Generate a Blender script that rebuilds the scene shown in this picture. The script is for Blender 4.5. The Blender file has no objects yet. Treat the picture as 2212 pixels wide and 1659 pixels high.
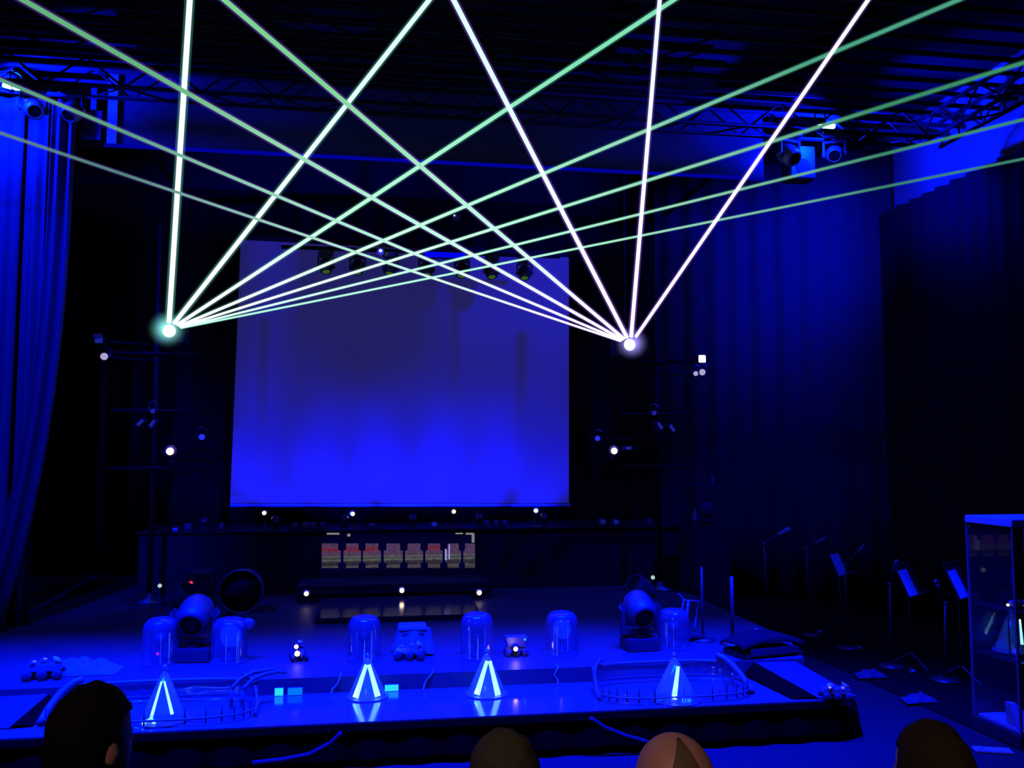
import bpy, bmesh, math, random
from mathutils import Vector, Matrix, Quaternion, noise
random.seed(7)
S = bpy.context.scene
COL = S.collection

# ------------------------------------------------------------------ camera
F = 1900.0; W, H = 2212.0, 1659.0
CAM = Vector((0, 0, 2.2)); YAW = math.radians(9.0); PITCH = math.radians(4.5)
fwd = Vector((math.sin(YAW)*math.cos(PITCH), math.cos(YAW)*math.cos(PITCH), math.sin(PITCH)))
rgt = Vector((math.cos(YAW), -math.sin(YAW), 0))
upv = rgt.cross(fwd)
cd = bpy.data.cameras.new('camera'); cam = bpy.data.objects.new('camera', cd); COL.objects.link(cam)
cd.sensor_width = 36; cd.lens = F/W*36; cd.clip_end = 200
m = Matrix((rgt, upv, -fwd)).transposed().to_4x4(); m.translation = CAM
cam.matrix_world = m
S.camera = cam
S.view_settings.view_transform = 'Standard'; S.view_settings.look = 'None'
S.view_settings.gamma = 1; S.view_settings.use_curve_mapping = False
S.view_settings.exposure = 0.0

# ------------------------------------------------------------------ world + lights of the hall
wd = bpy.data.worlds.new('world'); S.world = wd; wd.use_nodes = True
wd.node_tree.nodes['Background'].inputs[0].default_value = (0.0, 0.0, 1, 1)
wd.node_tree.nodes['Background'].inputs[1].default_value = 0.003
BLUE = (0.0, 0.004, 1.0)
def spot(name, loc, target, power, deg, blend=0.5, color=BLUE, size=0.06):
    l = bpy.data.lights.new(name, 'SPOT'); l.energy = power; l.color = color
    l.spot_size = math.radians(deg); l.spot_blend = blend; l.shadow_soft_size = size
    o = bpy.data.objects.new(name, l); COL.objects.link(o); o.location = loc
    o.rotation_euler = (Vector(target)-Vector(loc)).to_track_quat('-Z', 'Y').to_euler()
    return o
def point(name, loc, power, color=BLUE, size=0.05):
    l = bpy.data.lights.new(name, 'POINT'); l.energy = power; l.color = color; l.shadow_soft_size = size
    o = bpy.data.objects.new(name, l); COL.objects.link(o); o.location = loc
    return o
# row of blue LED cans over the stage front (their housings are built further down)
FRONT_CANS = [(-3.9, -3.35), (-2.9, -2.6), (-1.9, -1.5), (-0.9, -0.5), (0.1, 0.4), (1.1, 1.3), (2.1, 2.2), (3.1, 3.1), (4.0, 4.05)]
FC_Y, FC_Z = 6.0, 6.1
for i, (x, tx) in enumerate(FRONT_CANS):
    spot('front_blue_spot', (x, FC_Y+.06, FC_Z-.22), (tx, 6.95, .3), (27000 if x < -2.5 else 13000 if x > 3.5 else 19000), 50, 1)
# faint warm fill added above the audience to light the heads
l = bpy.data.lights.new('audience_fill', 'AREA'); l.energy = 9; l.spread = math.radians(55); l.color = (1, .62, .45); l.size = 1.2
o = bpy.data.objects.new('audience_fill', l); COL.objects.link(o); o.location = (-1.3, -1.2, 4.6)
o.rotation_euler = (Vector((.35, 1.7, 1.3))-o.location).to_track_quat('-Z', 'Y').to_euler()

# ------------------------------------------------------------------ pixel helpers (photo pixel -> point on a known plane)
def ray(px, py):
    return fwd + rgt*((px-W/2)/F) + upv*((H/2-py)/F)
def onZ(px, py, z):
    d = ray(px, py); t = (z-CAM.z)/d.z; return CAM+d*t
def onY(px, py, y):
    d = ray(px, py); return CAM+d*((y-CAM.y)/d.y)
def onX(px, py, x):
    d = ray(px, py); return CAM+d*((x-CAM.x)/d.x)
def mpp(p):                       # metres per photo pixel at a point
    return (Vector(p)-CAM).dot(fwd)/F

# ------------------------------------------------------------------ materials
MATS = {}
def mat(name, col, rough=.6, metal=0, var=.25, scale=9, coat=0, bump=.0, spec=.5):
    if name in MATS: return MATS[name]
    m = bpy.data.materials.new(name); m.use_nodes = True; nt = m.node_tree; b = nt.nodes['Principled BSDF']
    tc = nt.nodes.new('ShaderNodeTexCoord'); n = nt.nodes.new('ShaderNodeTexNoise')
    n.inputs['Scale'].default_value = scale; n.inputs['Detail'].default_value = 3
    nt.links.new(tc.outputs['Object'], n.inputs['Vector'])
    mx = nt.nodes.new('ShaderNodeMixRGB')
    mx.inputs[1].default_value = (*[c*(1-var) for c in col], 1); mx.inputs[2].default_value = (*[min(1, c*(1+var)) for c in col], 1)
    nt.links.new(n.outputs['Fac'], mx.inputs[0]); nt.links.new(mx.outputs[0], b.inputs['Base Color'])
    b.inputs['Roughness'].default_value = rough; b.inputs['Metallic'].default_value = metal
    b.inputs['Coat Weight'].default_value = coat; b.inputs['Coat Roughness'].default_value = .04
    b.inputs['Specular IOR Level'].default_value = spec
    if bump:
        bp = nt.nodes.new('ShaderNodeBump'); bp.inputs['Strength'].default_value = bump
        nt.links.new(n.outputs['Fac'], bp.inputs['Height']); nt.links.new(bp.outputs[0], b.inputs['Normal'])
    MATS[name] = m; return m
def em(name, col, st):
    if name in MATS: return MATS[name]
    m = bpy.data.materials.new(name); m.use_nodes = True; nt = m.node_tree; nt.nodes.clear()
    e = nt.nodes.new('ShaderNodeEmission'); e.inputs[0].default_value = (*col, 1); e.inputs[1].default_value = st
    out = nt.nodes.new('ShaderNodeOutputMaterial'); nt.links.new(e.outputs[0], out.inputs[0])
    MATS[name] = m; return m
def clear(name, col, trans, gloss, rough=.08):
    m = bpy.data.materials.new(name); m.use_nodes = True; nt = m.node_tree; nt.nodes.clear()
    t = nt.nodes.new('ShaderNodeBsdfTransparent'); d = nt.nodes.new('ShaderNodeBsdfDiffuse'); g = nt.nodes.new('ShaderNodeBsdfGlossy')
    n = nt.nodes.new('ShaderNodeTexNoise'); n.inputs['Scale'].default_value = 5
    r = nt.nodes.new('ShaderNodeMixRGB'); r.inputs[1].default_value = (*[c*.7 for c in col], 1); r.inputs[2].default_value = (*col, 1)
    nt.links.new(n.outputs['Fac'], r.inputs[0]); nt.links.new(r.outputs[0], d.inputs[0])
    g.inputs['Roughness'].default_value = rough
    a = nt.nodes.new('ShaderNodeMixShader'); a.inputs[0].default_value = gloss
    nt.links.new(d.outputs[0], a.inputs[1]); nt.links.new(g.outputs[0], a.inputs[2])
    b = nt.nodes.new('ShaderNodeMixShader'); b.inputs[0].default_value = trans
    nt.links.new(a.outputs[0], b.inputs[1]); nt.links.new(t.outputs[0], b.inputs[2])
    out = nt.nodes.new('ShaderNodeOutputMaterial'); nt.links.new(b.outputs[0], out.inputs[0])
    MATS[name] = m; return m
M_BLACK = mat('black_paint', (.008, .008, .009), .8, spec=.2)
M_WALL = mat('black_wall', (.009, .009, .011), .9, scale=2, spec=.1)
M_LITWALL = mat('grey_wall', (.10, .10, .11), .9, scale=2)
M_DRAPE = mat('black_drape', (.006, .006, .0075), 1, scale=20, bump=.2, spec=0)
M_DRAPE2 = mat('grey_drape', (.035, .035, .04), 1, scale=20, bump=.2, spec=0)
M_FLOOR = mat('hall_floor', (.0045, .0045, .005), .7, scale=4, spec=.15)
M_DECK = mat('stage_deck', (.024, .024, .027), .5, scale=3, spec=.2)
M_TANK = mat('gloss_tank', (.05, .05, .055), .12, scale=3, var=.1, spec=.6)
M_GLOSSBLACK = mat('gloss_black', (.015, .015, .017), .14, var=.1)
M_SKIRT = mat('skirt_cloth', (.001, .001, .0012), 1, scale=15, bump=.3, spec=0)
M_RIM = mat('platform_rim', (.004, .004, .0045), .6, spec=0)
M_SHADECARPET = mat('band_floor_shade', (.003, .003, .0035), 1, scale=30, bump=.3, spec=0)  # near-black, paints the unlit band floor; also the riser carpet
M_METAL = mat('dark_metal', (.035, .035, .04), .4, .6)
M_TRUSS = mat('truss_metal', (.007, .007, .0075), .7, .0, spec=.05)
M_BATTEN = mat('batten_metal', (.02, .02, .021), .7, spec=.05)
M_GREYMETAL = mat('grey_metal', (.10, .10, .11), .4, .3)
M_WHITE = mat('white_plastic', (.5, .5, .52), .5)
M_PLASTIC = mat('grey_plastic', (.05, .05, .055), .4)
M_SCREENEDGE = mat('screen_black_edge', (.01, .01, .01), .9)
M_HEADER = mat('header_cloth', (.035, .035, .038), .95, scale=12, bump=.2, spec=0)
M_WHITELIP = mat('white_lip', (.2, .2, .21), .7)
M_LENSDARK = mat('dark_lens', (.002, .002, .0025), .5, var=.1, spec=.08)
M_RUBBER = mat('rubber', (.008, .008, .009), .85)
M_FOIL = mat('foil', (.32, .32, .34), .18, .7, scale=40, bump=.6)
M_PAPER = mat('paper', (.55, .55, .56), .8, var=.08)
M_CLOTH = mat('draped_cloth', (.09, .09, .10), .9, scale=12, bump=.4)
M_CABLE = mat('cable', (.16, .16, .17), .5)
M_DOME = clear('dome_plastic', (.08, .08, .085), .50, .18, .06)
M_ACRYL = clear('clear_acrylic', (.12, .12, .13), .75, .25, .07)
M_GLASS = clear('case_glass', (.06, .06, .07), .90, .5, .03)
M_CONE = clear('cone_plastic', (.2, .2, .22), .5, .12, .15)
M_TUBE = em('cyan_tube', (.30, 1, 1), 3.4)
M_CYAN = em('cyan_glow', (.02, .62, 1), 1.2)
M_CYANDIM = em('cyan_glow_dim', (.0, .16, 1), 1.1)
M_WARM = em('warm_bulb', (1, .72, .42), 5); M_GLOWRING = mat('warm_glow_ring', (.6, .35, .12), .35, .4)  # reflector colour paints the orange glow ring round each bulb
M_WHITEBULB = em('white_bulb', (.95, .9, 1), 6)
M_DISC = em('pale_lens', (.42, .36, .62), 1)
M_SQUARE = em('white_square_lens', (1, .95, .95), 1.6)
M_BLUELENS = em('blue_lens', (.02, .03, .9), 1)
M_BLUEDIM = em('blue_lens_dim', (.01, .015, .3), 1)
M_BLUELAMP = em('blue_lamp', (.12, .55, 1), 14)
M_BLUEBAR = em('blue_led_bar', (.0, .0, 1), .85)
M_RED = em('red_led', (1, .02, .05), 2)
M_ORANGE = em('orange_led', (1, .16, .03), 2)
M_GREEN = em('green_led', (.12, .6, .05), 1.2)
M_MAGENTA = em('magenta_led', (.6, .02, .35), 1.2)
M_PALE = em('pale_speck', (.42, .6, .62), 1)
M_GREENDIM = em('green_led_dim', (.03, .09, .01), 1)
M_HAIR_D = mat('hair_dark', (.003, .003, .003), .8, scale=60, bump=.6, spec=.1)
M_HAIR_B = mat('hair_brown', (.018, .013, .007), .8, scale=60, bump=.6, spec=.1)
M_HAIR_G = mat('hair_grey', (.035, .034, .026), .8, scale=60, bump=.6, spec=.1)
M_SKIN = mat('skin', (.26, .13, .12), .55, scale=14, var=.1)
M_SHIRT = [mat('shirt_%s' % n, c, .95) for n, c in (('navy', (.01, .012, .02)), ('charcoal', (.015, .015, .015)), ('olive', (.015, .016, .01)), ('maroon', (.02, .008, .008)))]
M_TROUSER = mat('trousers', (.01, .01, .012), .95)
M_SEAT = mat('seat_cloth', (.02, .008, .008), .95)

# ------------------------------------------------------------------ mesh builder
class MB:
    def __init__(s): s.bm = bmesh.new()
    def box(s, a, b, bev=0):
        a, b = Vector(a), Vector(b)
        r = bmesh.ops.create_cube(s.bm, size=1)
        bmesh.ops.scale(s.bm, vec=[max(1e-4, abs(b[i]-a[i])) for i in range(3)], verts=r['verts'])
        bmesh.ops.translate(s.bm, vec=(a+b)/2, verts=r['verts'])
        if bev:
            es = list({e for v in r['verts'] for e in v.link_edges})
            bmesh.ops.bevel(s.bm, geom=es, offset=bev, segments=2, affect='EDGES')
        return s
    def obox(s, c, size, q, bev=0):          # oriented box
        r = bmesh.ops.create_cube(s.bm, size=1)
        bmesh.ops.scale(s.bm, vec=size, verts=r['verts'])
        vs = r['verts']
        bmesh.ops.rotate(s.bm, cent=(0, 0, 0), matrix=q.to_matrix(), verts=vs)
        bmesh.ops.translate(s.bm, vec=c, verts=vs)
        if bev:
            es = list({e for v in vs for e in v.link_edges})
            bmesh.ops.bevel(s.bm, geom=es, offset=bev, segments=2, affect='EDGES')
        return s
    def cyl(s, a, b, r1, r2=None, n=16, caps=True):
        a, b = Vector(a), Vector(b); r2 = r1 if r2 is None else r2
        d = b-a; L = d.length
        r = bmesh.ops.create_cone(s.bm, cap_ends=caps, segments=n, radius1=r1, radius2=max(r2, 1e-5), depth=L)
        q = d.to_track_quat('Z', 'Y')
        bmesh.ops.rotate(s.bm, cent=(0, 0, 0), matrix=q.to_matrix(), verts=r['verts'])
        bmesh.ops.translate(s.bm, vec=(a+b)/2, verts=r['verts'])
        return s
    def tube(s, pts, r, n=8, closed=False):
        pts = [Vector(p) for p in pts]; N = len(pts); rings = []
        for i, p in enumerate(pts):
            a = pts[(i-1) % N] if (closed or i > 0) else p
            b = pts[(i+1) % N] if (closed or i < N-1) else p
            q = (b-a).to_track_quat('Z', 'Y'); rr = r[i] if isinstance(r, (list, tuple)) else r
            rings.append([s.bm.verts.new(p+q @ Vector((math.cos(t)*rr, math.sin(t)*rr, 0))) for t in [k*2*math.pi/n for k in range(n)]])
        for i in range(N if closed else N-1):
            A, B = rings[i], rings[(i+1) % N]
            for k in range(n): s.bm.faces.new((A[k], A[(k+1) % n], B[(k+1) % n], B[k]))
        if not closed:
            s.bm.faces.new(list(reversed(rings[0]))); s.bm.faces.new(rings[-1])
        return s
    def lathe(s, prof, n=24, loc=(0, 0, 0), q=None):
        loc = Vector(loc); rings = []
        T = (lambda v: loc+(q @ v if q else v))
        for r, z in prof:
            rings.append([s.bm.verts.new(T(Vector((max(r, 1e-4)*math.cos(t), max(r, 1e-4)*math.sin(t), z)))) for t in [k*2*math.pi/n for k in range(n)]])
        for A, B in zip(rings, rings[1:]):
            for k in range(n): s.bm.faces.new((A[k], A[(k+1) % n], B[(k+1) % n], B[k]))
        s.bm.faces.new(list(reversed(rings[0]))); s.bm.faces.new(rings[-1])
        return s
    def sph(s, c, r, sub=2, scale=(1, 1, 1), q=None):
        k = bmesh.ops.create_icosphere(s.bm, subdivisions=sub, radius=r)
        bmesh.ops.scale(s.bm, vec=scale, verts=k['verts'])
        if q: bmesh.ops.rotate(s.bm, cent=(0, 0, 0), matrix=q.to_matrix(), verts=k['verts'])
        bmesh.ops.translate(s.bm, vec=c, verts=k['verts']); return s
    def prism(s, pts, z0, z1):               # polygon in XY, extruded in Z
        A = [s.bm.verts.new((p[0], p[1], z0)) for p in pts]; B = [s.bm.verts.new((p[0], p[1], z1)) for p in pts]
        n = len(pts)
        s.bm.faces.new(list(reversed(A))); s.bm.faces.new(B)
        for i in range(n): s.bm.faces.new((A[i], A[(i+1) % n], B[(i+1) % n], B[i]))
        return s
    def hexa(s, lo, hi):                     # two loops of points joined by walls
        A = [s.bm.verts.new(p) for p in lo]; B = [s.bm.verts.new(p) for p in hi]; n = len(A)
        s.bm.faces.new(list(reversed(A))); s.bm.faces.new(B)
        for i in range(n): s.bm.faces.new((A[i], A[(i+1) % n], B[(i+1) % n], B[i]))
        return s
    def grid(s, fn, nu, nv):
        V = [[s.bm.verts.new(fn(i/nu, j/nv)) for j in range(nv+1)] for i in range(nu+1)]
        for i in range(nu):
            for j in range(nv): s.bm.faces.new((V[i][j], V[i+1][j], V[i+1][j+1], V[i][j+1]))
        return s
    def build(s, name, material, parent=None, smooth=False, solid=0):
        bmesh.ops.recalc_face_normals(s.bm, faces=s.bm.faces[:])
        me = bpy.data.meshes.new(name); s.bm.to_mesh(me); s.bm.free()
        if smooth:
            for p in me.polygons: p.use_smooth = True
        me.materials.append(material)
        o = bpy.data.objects.new(name, me); COL.objects.link(o)
        if parent: o.parent = parent
        if solid:
            sm = o.modifiers.new('thickness', 'SOLIDIFY'); sm.thickness = solid; sm.offset = 0
        return o
def tag(o, label, cat, group=None):
    o['label'] = label; o['category'] = cat
    if group: o['group'] = group
    return o
def struct(o, label=None):
    o['kind'] = 'structure'
    if label: o['label'] = label
    return o
def thing(name, label, cat, loc=(0, 0, 0), rz=0, group=None):
    o = bpy.data.objects.new(name, None); COL.objects.link(o); o.empty_display_size = .1
    o.location = loc; o.rotation_euler = (0, 0, rz); return tag(o, label, cat, group)
def dup(root, loc, rz=None, label=None, group=None, scale=None):
    r = root.copy(); COL.objects.link(r); r.location = loc
    if rz is not None: r.rotation_euler = (0, 0, rz)
    if scale: r.scale = (scale,)*3
    if label: r['label'] = label
    if group: r['group'] = group
    for ch in list(root.children):
        c = ch.copy(); COL.objects.link(c); c.parent = r
        for g in list(ch.children):
            d = g.copy(); COL.objects.link(d); d.parent = c
    return r
def Q(axis, deg): return Quaternion(Vector(axis), math.radians(deg))

# ------------------------------------------------------------------ the hall
XL, XR, YB, ZC = -6.6, 7.6, 14.2, 7.0
MB().box((-9, -8, -.2), (9.5, 16, 0)).build('floor', M_FLOOR)['kind'] = 'structure'
ceiling = struct(MB().box((-9, -8, ZC), (9.5, 16, ZC+.2)).build('ceiling', M_WALL))
struct(MB().box((-9, YB, 0), (9.5, YB+.2, ZC)).build('wall_back', M_WALL))
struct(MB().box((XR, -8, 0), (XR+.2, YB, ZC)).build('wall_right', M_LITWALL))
struct(MB().box((XL-.2, -8, 0), (XL, YB, ZC)).build('wall_left', M_WALL))
struct(MB().box((-9, -8.2, 0), (9.5, -8, ZC)).build('wall_front', M_WALL))
grid = bpy.data.objects.new('ceiling_grid', None); COL.objects.link(grid); grid['kind'] = 'structure'
for i in range(24):                            # slats hung under the ceiling, each its own piece
    y = 3.3+.31*i
    MB().box((XL, y-.012, 6.42), (XR, y+.012, 6.47)).build('batten', M_BATTEN, grid)
for x in (-5, -2.5, 0, 2.5, 5):
    MB().box((x-.02, 3.2, 6.47), (x+.02, 10.6, ZC)).build('batten_hanger', M_TRUSS, grid)

# stage deck, apron (glossy shallow tank floor) and skirt
ZD, ZA = .42, .30
YS = 7.32                                     # line of the step between deck and apron
aL, aR = -3.9, onZ(1886, 1520, ZA).x
yF = (onZ(500, 1572, ZA).y+onZ(900, 1548, ZA).y+onZ(1700, 1522, ZA).y)/3
deckR = onZ(1700, 1405, ZD).x
stage = struct(MB().prism([(-5.6, YS), (deckR, YS), (deckR+.25, YS+.8), (deckR+.3, 13.9), (-5.6, 13.9)], 0, ZD).build('stage_deck', M_DECK), 'raised stage deck lit blue behind the glossy apron')
rnd = [(aR-.16+.16*math.sin(a), yF+.16-.16*math.cos(a)) for a in [k*math.pi/12 for k in range(7)]]
apr = [(aL, yF)]+rnd+[(aR, YS-.3), (deckR, YS-.01), (aL, YS-.01)]
struct(MB().prism(apr, .05, ZA).build('stage_apron', M_TANK), 'glossy blue apron in front of the stage deck')
# black cloth skirt that hangs round the apron, slightly proud and wavy
path = [Vector((aL+(aR-.16-aL)*k/120, yF, 0)) for k in range(120)]+[Vector((p[0], p[1], 0)) for p in rnd]+[Vector((aR, yF+.16+(YS-.3-yF-.16)*k/12, 0)) for k in range(1, 13)]
def skirt(u, v):
    f = u*(len(path)-1); i = min(int(f), len(path)-2); p = path[i].lerp(path[i+1], f-i)
    c = Vector(((aL+aR)/2, 8, 0)); out = Vector((0, -1, 0)) if i < 120 else Vector((.9, -.4, 0))
    w = .012+.012*math.sin(u*170)*(1-v)+.03*(1-v)
    return p+out*w+Vector((0, 0, .002+(ZA-.055)*v))
tag(MB().grid(skirt, 300, 4).build('stage_skirt', M_SKIRT, solid=.006, smooth=True), 'black cloth skirt hung along the front of the stage apron', 'skirt')
tag(MB().box((aL, yF-.03, ZA-.055), (aR-.2, yF-.004, ZA-.004)).build('apron_edge_strip', M_RIM), 'thin dark edge strip along the front of the stage apron', 'edge strip')
# black sheet painting the unlit floor where the musicians stand, right of the deck
a, b, c, d = onZ(1745, 1412, .01), onZ(2211, 1622, .01), (XR-.3, 5.0), (XR-.3, 13.0)
tag(MB().prism([(a.x, a.y), (b.x, b.y), (b.x, 4.9), c, d, (deckR+.35, 13.0), (deckR+.35, a.y)], .001, .012).build('band_floor_shade', M_SHADECARPET), 'black sheet painting the unlit floor under the music stands at the right', 'painted shade')

# ------------------------------------------------------------------ drapes
def drape(name, label, A, B, z0, z1, n, amp, m_, flare=0, ph=0, nv=6, cat='curtain'):
    A, B = Vector((*A, 0)), Vector((*B, 0)); d = B-A; L = d.length; nrm = Vector((-d.y, d.x, 0)).normalized()
    def fn(u, v):
        uu = u + flare*(1-v)**4*(u-.5)
        a = amp*(.55+.45*(1-v))
        return A+d*uu+nrm*(a*math.sin(u*n*2*math.pi+ph)+.3*a*math.sin(u*n*4.7+ph+1))+Vector((0, 0, z0+(z1-z0)*v))
    return tag(MB().grid(fn, int(n*12), nv).build(name, m_, smooth=True, solid=.008), label, cat)
YL = 9.9
xs = [onY(p, 600, YL).x for p in (-160, -70, 0, 38, 44, 88, 97, 150)]
zt = onY(100, 215, YL).z
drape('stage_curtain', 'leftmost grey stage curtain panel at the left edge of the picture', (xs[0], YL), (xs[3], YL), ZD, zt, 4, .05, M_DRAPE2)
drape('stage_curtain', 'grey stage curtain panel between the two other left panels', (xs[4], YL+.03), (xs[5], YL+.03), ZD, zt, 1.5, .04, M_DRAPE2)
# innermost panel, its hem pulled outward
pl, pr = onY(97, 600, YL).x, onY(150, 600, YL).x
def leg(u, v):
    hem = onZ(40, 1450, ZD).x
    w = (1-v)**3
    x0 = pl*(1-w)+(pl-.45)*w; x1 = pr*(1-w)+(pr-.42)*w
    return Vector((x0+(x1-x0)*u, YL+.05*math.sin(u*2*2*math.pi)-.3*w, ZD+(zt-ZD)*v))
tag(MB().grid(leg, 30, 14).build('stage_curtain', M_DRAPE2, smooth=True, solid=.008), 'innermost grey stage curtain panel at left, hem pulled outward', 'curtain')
XD = XR-.35
zc = (onX(2140, 375, XD).z+onX(1850, 470, XD).z)/2
drape('side_curtain', 'long black side curtain behind the music stands at the right', (XD, 4.0), (XD, 11.6), .012, zc, 26, .07, M_DRAPE)
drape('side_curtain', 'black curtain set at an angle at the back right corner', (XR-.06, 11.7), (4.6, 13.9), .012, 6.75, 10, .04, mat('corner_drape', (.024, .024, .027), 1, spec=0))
drape('back_curtain', 'wide black curtain covering the back wall behind the screen', (-6.4, 13.95), (4.6, 13.98), ZD, 6.3, 34, .06, M_DRAPE)

# ------------------------------------------------------------------ header (pelmet) across the stage opening
YH = 9.95
hl, hr = onY(232, 300, YH), onY(1650, 380, YH)
zb = (onY(300, 318, YH).z+onY(1500, 376, YH).z)/2
hd = thing('stage_header', 'wide pale header board across the stage, blue at both ends', 'header', (0, YH, zb))
MB().box((hl.x, 0, 0), (hr.x, .08, .86)).build('board', M_HEADER, hd)
MB().box((hl.x-.02, -.035, -.03), (hr.x, -.004, .004)).build('bottom_lip', em('lip_edge_glow', (0, 0, 1), .32), hd)  # glow put into the lip where its edge catches light
MB().box((hl.x, -.03, .004), (hl.x+.1, -.002, .78)).build('end_strip', M_WHITELIP, hd)
MB().box((hl.x, .09, .5), (hl.x+.05, 3.6, .55)).build('support_arm', M_BLACK, hd)
MB().box((hr.x-.05, .09, .5), (hr.x, 3.6, .55)).build('support_arm', M_BLACK, hd)

# ------------------------------------------------------------------ trusses
def truss(label, A, B, w=.3, h=.3, bay=.38, r=.024, rb=.012, hang=True, faces='fbk', upto=6.41):
    A, B = Vector(A), Vector(B); d = B-A; L = d.length; ux = d.normalized()
    uz = Vector((0, 0, 1)); uy = uz.cross(ux)
    t = thing('lighting_truss', label, 'truss', A)
    corners = {(i, j): uy*(w/2*i)+uz*(h*j) for i in (-1, 1) for j in (0, 1)}
    me = MB().cyl((0, 0, 0), ux*L, r, n=10).build('chord', M_TRUSS, t, True)
    me.location = corners[(-1, 0)]
    for k in ((1, 0), (-1, 1), (1, 1)):
        o = me.copy(); COL.objects.link(o); o.location = corners[k]
    n = max(2, round(L/bay)); st = L/n; proto = {}
    prs = []
    if 'f' in faces: prs.append(((-1, 0), (-1, 1)))
    if 'k' in faces: prs.append(((1, 0), (1, 1)))
    if 'b' in faces: prs.append(((-1, 0), (1, 0)))
    for a, b in prs:
        for i in range(n):
            p = corners[a if i % 2 == 0 else b]+ux*(st*i); q = corners[b if i % 2 == 0 else a]+ux*(st*(i+1))
            dd = q-p; key = round(dd.length, 4)
            if key not in proto:
                o = MB().cyl((0, 0, 0), (0, 0, dd.length), rb, n=6).build('brace', M_TRUSS, t, True); proto[key] = o
            else:
                o = proto[key].copy(); COL.objects.link(o)
            o.location = p; o.rotation_mode = 'QUATERNION'; o.rotation_quaternion = dd.to_track_quat('Z', 'Y')
    if hang:
        for u in (.08, .5, .92):
            p = ux*(L*u)+uz*h
            MB().cyl(p, p+uz*(upto-A.z-h), .008, n=6).build('suspension_cable', M_TRUSS, t)
    return t
YT = 9.3
zT = (onY(100, 176, YT).z+onY(1600, 273, YT).z)/2
xc = onY(2010, 300, YT).x
truss('long box truss spanning the stage above the header', (-5.6, YT+.15, zT), (xc, YT+.15, zT))
truss('box truss running from the right corner toward the audience', (xc+.18, YT+.3, zT), (xc+.18, 3.2, zT), faces='fkb')
truss('dark overhead truss near the top edge of the picture', (-4.5, 8.15, 6.05), (3.4, 8.15, 6.05), w=.3, h=.3, bay=.7, faces='fk')
truss('dark overhead truss between the stage truss and the nearer one', (-4.5, 9.0, 6.12), (3.4, 9.0, 6.12), w=.3, h=.25, bay=.7, faces='f')

# ------------------------------------------------------------------ lamps of the truss
def can(label, loc, target, lensmat, r=.09, L=.2, name='flood_lamp', bracket=.16):
    q = (Vector(target)-Vector(loc)).to_track_quat('Z', 'Y')
    t = thing(name, label, 'lamp', loc)
    MB().lathe([(r*.35, -L*.75), (r*.85, -L*.6), (r, -L*.2), (r, L*.28), (r*.9, L*.28), (r*.88, L*.2)], 18, q=q).build('housing', M_METAL, t, True)
    MB().lathe([(r*.86, L*.21), (r*.7, L*.27), (r*.3, L*.31)], 18, q=q).build('lens', lensmat, t, True)
    if bracket:
        s = q @ Vector((1, 0, 0)); s.z = 0; s.normalize()
        MB().tube([s*(r+.012), s*(r+.012)+Vector((0, 0, bracket*.7)), Vector((0, 0, bracket)), -s*(r+.012)+Vector((0, 0, bracket*.7)), -s*(r+.012)], .01, 6).build('bracket', M_METAL, t)
    return t
bl = onY(22, 182, YT+.42); br = onY(1788, 272, YT+.42)
can('bright blue flood lamp on the truss at the left edge', bl, bl+Vector((.12, -.35, -1)), M_BLUELAMP, .085, .14)
can('bright blue flood lamp on the truss at the right', br, br+Vector((.1, -.35, -1)), M_BLUELAMP, .10, .14)
spot('truss_blue_left', bl+Vector((.02, -.27, -.06)), bl+Vector((.5, .73, -.3)), 2600, 150, .4)
bl2 = onY(36, 186, YT-.22); can('added smaller blue flood on the front truss chord at the left', bl2, bl2+Vector((.2, -.2, -1)), M_BLUELAMP, .05, .1)  # flood added to light the fronts of the left hanging lamps
spot('added_truss_down_left', bl2+Vector((.0, -.02, -.08)), bl2+Vector((.4, .2, -1)), 300, 150, .4)
spot('truss_blue_right', br+Vector((.0, -.27, -.06)), br+Vector((-.7, .73, -.3)), 2400, 150, .4)
br2 = onY(1772, 268, YT-.22); can('smaller blue flood on the front truss chord at the right', br2, br2+Vector((.0, -.2, -1)), M_BLUELAMP, .05, .1)
spot('truss_down_right', br2+Vector((.0, -.02, -.08)), br2+Vector((.0, .3, -1)), 320, 150, .4)
spot('right_wall_wash', br+Vector((.15, .0, -.12)), (XR, 9.6, 6.1), 2600, 112, .8)
lw = Vector((-3.1, FC_Y, FC_Z-.05)); can('added blue can on the front lamp bar aimed at the left curtain', lw+Vector((-.35, 0, 0)), (-3.9, YL, 3.2), M_BLUELENS, .09, .2, 'front_can', .15)  # can added to brighten the left curtain
spot('added_curtain_wash', lw+Vector((-.37, .15, -.12)), (-4.1, YL, 3.2), 6500, 50, .7)
spot('wall_wash_right', br+Vector((.1, .1, -.14)), (6.4, 12.6, 5.3), 2000, 80, 1)

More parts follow.
